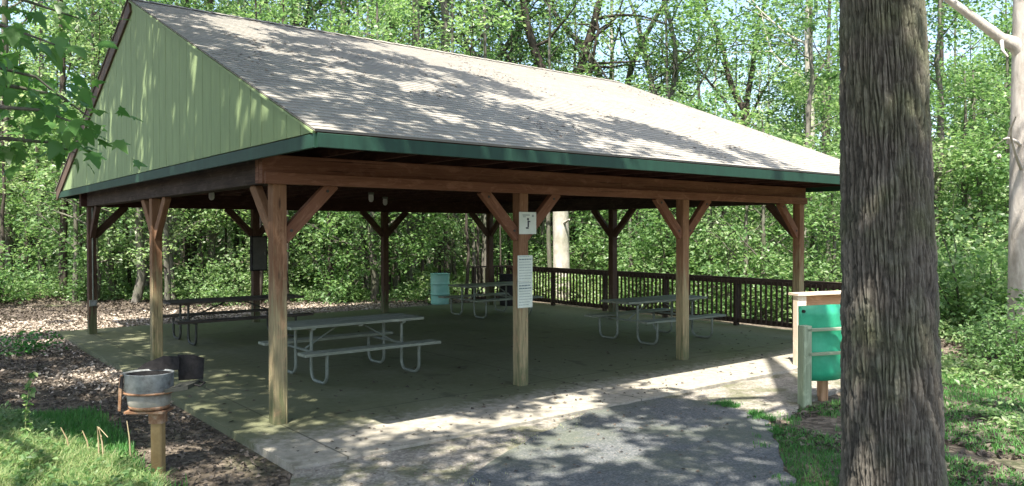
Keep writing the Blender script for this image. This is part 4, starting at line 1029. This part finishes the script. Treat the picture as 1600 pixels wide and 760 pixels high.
pl_ = obj('dry_leaves', np_mesh('dry_leaves', np.concatenate([V4, V5]), np.concatenate([F4, F5+len(V4)]), L_sunlit)); pl_.location.z = .012; tag(pl_, 'dry leaves given a pale sunlit colour along the rear and left edges of the floor', 'dry leaves', kind='stuff')
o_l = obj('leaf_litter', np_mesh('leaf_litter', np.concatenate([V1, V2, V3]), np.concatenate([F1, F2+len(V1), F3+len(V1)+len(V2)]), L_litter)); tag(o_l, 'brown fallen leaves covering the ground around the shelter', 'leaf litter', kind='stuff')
# scattered leaves on the path and the floor edge
k = 900; X = rg.uniform(-3, 5, k); Y = rg.uniform(-6.5, -1.0, k); ok = inpath(X, Y); X, Y = X[ok], Y[ok]; k = len(X)
pos = np.c_[X, Y, np.where(Y > -1.6, .006, -.012)]; a = rg.random(k)*6.28; nr = unit(np.c_[rg.normal(0, .2, k), rg.normal(0, .2, k), np.ones(k)]); o_ = np.c_[np.cos(a), np.sin(a), np.zeros(k)]; sd = np.cross(nr, o_); sz = rg.uniform(.015, .05, k)[:, None]
V = np.stack([pos-o_*sz*.5, pos+sd*sz*.35+nr*sz*.2, pos+o_*sz*.5, pos-sd*sz*.35+nr*sz*.1], 1).reshape(-1, 3)
o_ = obj('fallen_leaves', np_mesh('fallen_leaves', V, np.arange(k*4).reshape(-1, 4), L_litter)); tag(o_, 'scattered dry leaves on the asphalt path and the floor edge', 'leaves', kind='stuff')
k = 420; X = rg.uniform(-.4, 11, k); Y = -1.5+np.abs(rg.normal(0, 2.6, k)); Y = np.minimum(Y, 10.2); pos = np.c_[X, Y, np.full(k, .008)]; a = rg.random(k)*6.28; nr = unit(np.c_[rg.normal(0, .2, k), rg.normal(0, .2, k), np.ones(k)]); o_ = np.c_[np.cos(a), np.sin(a), np.zeros(k)]; sd = np.cross(nr, o_); sz = rg.uniform(.02, .07, k)[:, None]
V = np.stack([pos-o_*sz*.5, pos+sd*sz*.35+nr*sz*.2, pos+o_*sz*.5, pos-sd*sz*.35+nr*sz*.1], 1).reshape(-1, 3)
o_ = obj('floor_leaves', np_mesh('floor_leaves', V, np.arange(k*4).reshape(-1, 4), L_litter)); tag(o_, 'few dry leaves blown onto the floor under the roof', 'leaves', kind='stuff')
# ground plants: low leafy cover
def cover(name, mat, n, fx, size, hmax, npl, label):
    C = fx(n); V, F = leaves(rg, C, npl, .16, size, droop=.3, flat=.1); o = obj(name, np_mesh(name, V, F, mat)); tag(o, label, 'plants', kind='stuff')
def fx_right(n):
    X = rg.uniform(5.5, 19, n*2); Y = rg.uniform(-10, 1.0, n*2); ok = ~inpath(X, Y) & ((X-6.2)+(-3.2-Y)*.8 > 1.0) & ~((X > 10.4) & (Y > -3.6) & (X < 12)) ; X, Y = X[ok][:n], Y[ok][:n]
    d = (X-CX)*FW[0]+(Y-CY)*FW[1]; h = rg.random(len(X))*(.08+.26*sst(12, 16, d)); pch = fbm(X*.8, Y*.8) > .40; return np.c_[X, Y, gz(X, Y)+.03+h][pch]
cover('ground_plants', L_yel, 5200, fx_right, .075, .4, 9, 'low bright leafy plants carpeting the ground right of the big trunk')
def fx_left(n):
    px = rg.uniform(-60, 660, n); dep = rg.uniform(23.5, 33, n); X = CX+dep*(FW[0]+RT[0]*(px-800)/FPX); Y = CY+dep*(FW[1]+RT[1]*(px-800)/FPX)
    return np.c_[X, Y, gz(X, Y)+rg.random(n)*.55*(fbm(X*.5, Y*.5)+.2)]
cover('undergrowth', L_mid, 5000, fx_left, .10, .5, 10, 'low green undergrowth along the foot of the woods behind the shelter')
def fx_beyond(n):
    px = rg.uniform(640, 1330, n); dep = rg.uniform(21.5, 34, n); X = CX+dep*(FW[0]+RT[0]*(px-800)/FPX); Y = CY+dep*(FW[1]+RT[1]*(px-800)/FPX); ok = (X > 12.5) | (Y > 12)
    return np.c_[X, Y, gz(X, Y)+rg.random(n)*1.2*(fbm(X*.5, Y*.5)+.1)][ok]
cover('slope_plants', L_yel, 4200, fx_beyond, .11, .5, 10, 'bright low plants on the slope seen through the railing')
# small bright green plant on the bank
x, y = P(38, 13.6); pb = empty('bank_plant', (x, y, gzf(x, y))); tag(pb, 'small bright green plant alone on the leaf-covered bank at the left', 'plant')
C = rg.normal(0, 1, (34, 3))*np.array([.22, .22, .07])+np.array([0, 0, .16]); V, F = leaves(rg, C, 12, .12, .07); obj('foliage', np_mesh('foliage', V, F, L_grass), pb)
mb = MB(); mb.tube([(0,0,-.05),(.02,0,.2)], .01, 6); mb.build('stem', BarkDark, pb, recalc=False)
# weeds in the near left corner
def weedfx(n):
    X = rg.uniform(-3.6, -1.2, n*3); Y = rg.uniform(-2.4, 2.2, n*3); dep = (X-CX)*FW[0]+(Y-CY)*FW[1]; pxx = 800+FPX*((X-CX)*RT[0]+(Y-CY)*RT[1])/dep
    pyy = 363+FPX*(CH-gz(X, Y))/dep; lim = np.interp(pxx, [-200, 0, 60, 130, 200, 260], [600, 640, 675, 712, 735, 760]); ok = (pyy > lim) & (dep > 2.5) & (pxx < 250)
    return X[ok], Y[ok]
X, Y = weedfx(30000); k_ = fbm(X*3, Y*3) > .34; X, Y = X[k_], Y[k_]; V, F = blades(rg, X, Y, .10, .007, 1.1); wd = obj('weeds', np_mesh('weeds', V, F, L_weed)); 
X, Y = weedfx(260); V, F = leaves(rg, np.c_[X, Y, gz(X, Y)+rg.uniform(.03, .12, len(X))], 10, .07, .05, flat=.08); wl = obj('weed_leaves', np_mesh('weed_leaves', V, F, L_yel)); tag(wl, 'small bright weed leaves among the grass in the near left corner', 'weeds', kind='stuff')
tag(wd, 'sunlit pale weeds and grass in the near left corner', 'weeds', kind='stuff')
def near(px, py, dflt=None):
    for dep in np.arange(3, 14, .02):
        x, y = P(px, dep)
        if 363+FPX*(CH-gzf(x, y))/dep <= py: return x, y, gzf(x, y)
x, y, z = near(36, 700); tw = empty('weed_stalk', (x, y, z)); tag(tw, 'tall single weed stalk rising above the near left corner weeds', 'weed')
dpt = (np.array([x, y])-np.array([CX, CY]))@FW; Ht = 112/FPX*dpt
mb = MB(); mb.tube([(0,0,-.03),(rdir.x*.01,rdir.y*.01,Ht*.5),(rdir.x*.055,rdir.y*.055,Ht)], [.006,.005,.003], 6, cap=False); mb.build('stem', L_weed, tw, recalc=False)
C = np.array([(rdir.x*.05*t, rdir.y*.05*t, Ht*t) for t in np.linspace(.2, 1, 9)]); V, F = leaves(rg, C, 6, .045, .06, flat=.05); obj('foliage', np_mesh('foliage', V, F, L_weed), tw)
dl = ['dry grass stem leaning, leftmost of the row below the grill', 'dry bent grass stem, second from left in the row below the grill', 'pale dry grass stem, left side of the arching pair left of the grill post', 'pale dry grass stem, right side of the arching pair left of the grill post', 'thin dry stem standing nearest to the left of the grill post']
for i, (px0, py0, px1_, py1_, bendp) in enumerate([(108, 712, 92, 668, 0), (138, 715, 126, 674, 0), (152, 725, 150, 668, 6), (160, 725, 152, 668, 14), (202, 722, 196, 658, 0)]):
    x, y, z = near(px0, py0); e = empty('dry_stem', (x, y, z)); tag(e, dl[i], 'dry stem', 'dry stems below the grill'); dp = (np.array([x, y])-np.array([CX, CY]))@FW; k = dp/FPX
    H = (py0-py1_)*k; pts = [(0,0,-.03), tuple(rdir*((px1_-px0)*.4*k)+Vector((0,0,H*.6))), tuple(rdir*((px1_-px0)*k)+Vector((0,0,H)))]
    if bendp: pts.append(tuple(rdir*((px1_-px0+bendp)*k)+Vector((0,0,H*.72))))
    mb = MB(); mb.tube(pts, list(np.linspace(.009, .004, len(pts))), 5, cap=False); mb.build('stem', L_dry, e, recalc=False)

# leaves and twigs lying on the roof
k = 1500; xr_ = rg.uniform(EX, EXR, k*3); lr = rg.uniform(.05, 1, k*3); kk = fbm(xr_*1.3, lr*6, 3) > .54; xr_, lr = xr_[kk][:k], lr[kk][:k]; k = len(xr_)
yr = EY+(YM-EY)*lr; zr = ZE+(ZR-ZE)*lr+.048; nR = np.tile(np.array([0, -SL, 1.])/math.hypot(1, SL), (k, 1)); nR = unit(nR+rg.normal(0, .15, (k, 3)))
a = rg.random(k)*6.28; o_ = np.c_[np.cos(a), np.sin(a), np.zeros(k)]; o_ = unit(o_-nR*(o_*nR).sum(-1, keepdims=True)); sd = np.cross(nR, o_); sz = rg.uniform(.02, .075, k)[:, None]; pos = np.c_[xr_, yr, zr]
V = np.stack([pos-o_*sz*.5, pos+sd*sz*.3, pos+o_*sz*.5, pos-sd*sz*.3], 1).reshape(-1, 3)
o_ = obj('roof_leaves', np_mesh('roof_leaves', V, np.arange(k*4).reshape(-1, 4), L_litter)); tag(o_, 'scattered dead leaves lying on the shingle roof', 'leaves', kind='stuff')
# moss and small tufts fringing the asphalt
bx = np.array([(3.0,-1.62),(1.8,-2.05),(.7,-2.6),(-.2,-3.3),(-1.3,-4.5)]); ex_ = np.array([(3.0,-1.63),(4.2,-1.63),(4.55,-2.3),(4.2,-3.15),(3.1,-4.0),(1.9,-5.0)])
for nm_, pl_, m_, n_, lb in (('moss_fringe', bx, L_weed, 700, 'thin moss and tiny tufts along the left edge of the asphalt'), ('grass_fringe', ex_, L_grass, 9000, 'short grass creeping over the right edge of the asphalt')):
    i_ = rg.integers(0, len(pl_)-1, n_); t_ = rg.random(n_)[:, None]; q = pl_[i_]*(1-t_)+pl_[i_+1]*t_+rg.normal(0, .13 if nm_ == 'moss_fringe' else .09, (n_, 2)); kp = (fbm(q[:, 0]*3, q[:, 1]*3, 3) > .47) & (q[:, 1] < (-1.62 if nm_ == 'moss_fringe' else -2.25)); q = q[kp]
    V, F = blades(rg, q[:, 0], q[:, 1], .022 if nm_ == 'moss_fringe' else .04, .006, 1.0); V[:, 2] += .05; o = obj(nm_, np_mesh(nm_, V, F, m_)); tag(o, lb, 'moss' if nm_ == 'moss_fringe' else 'grass', kind='stuff')
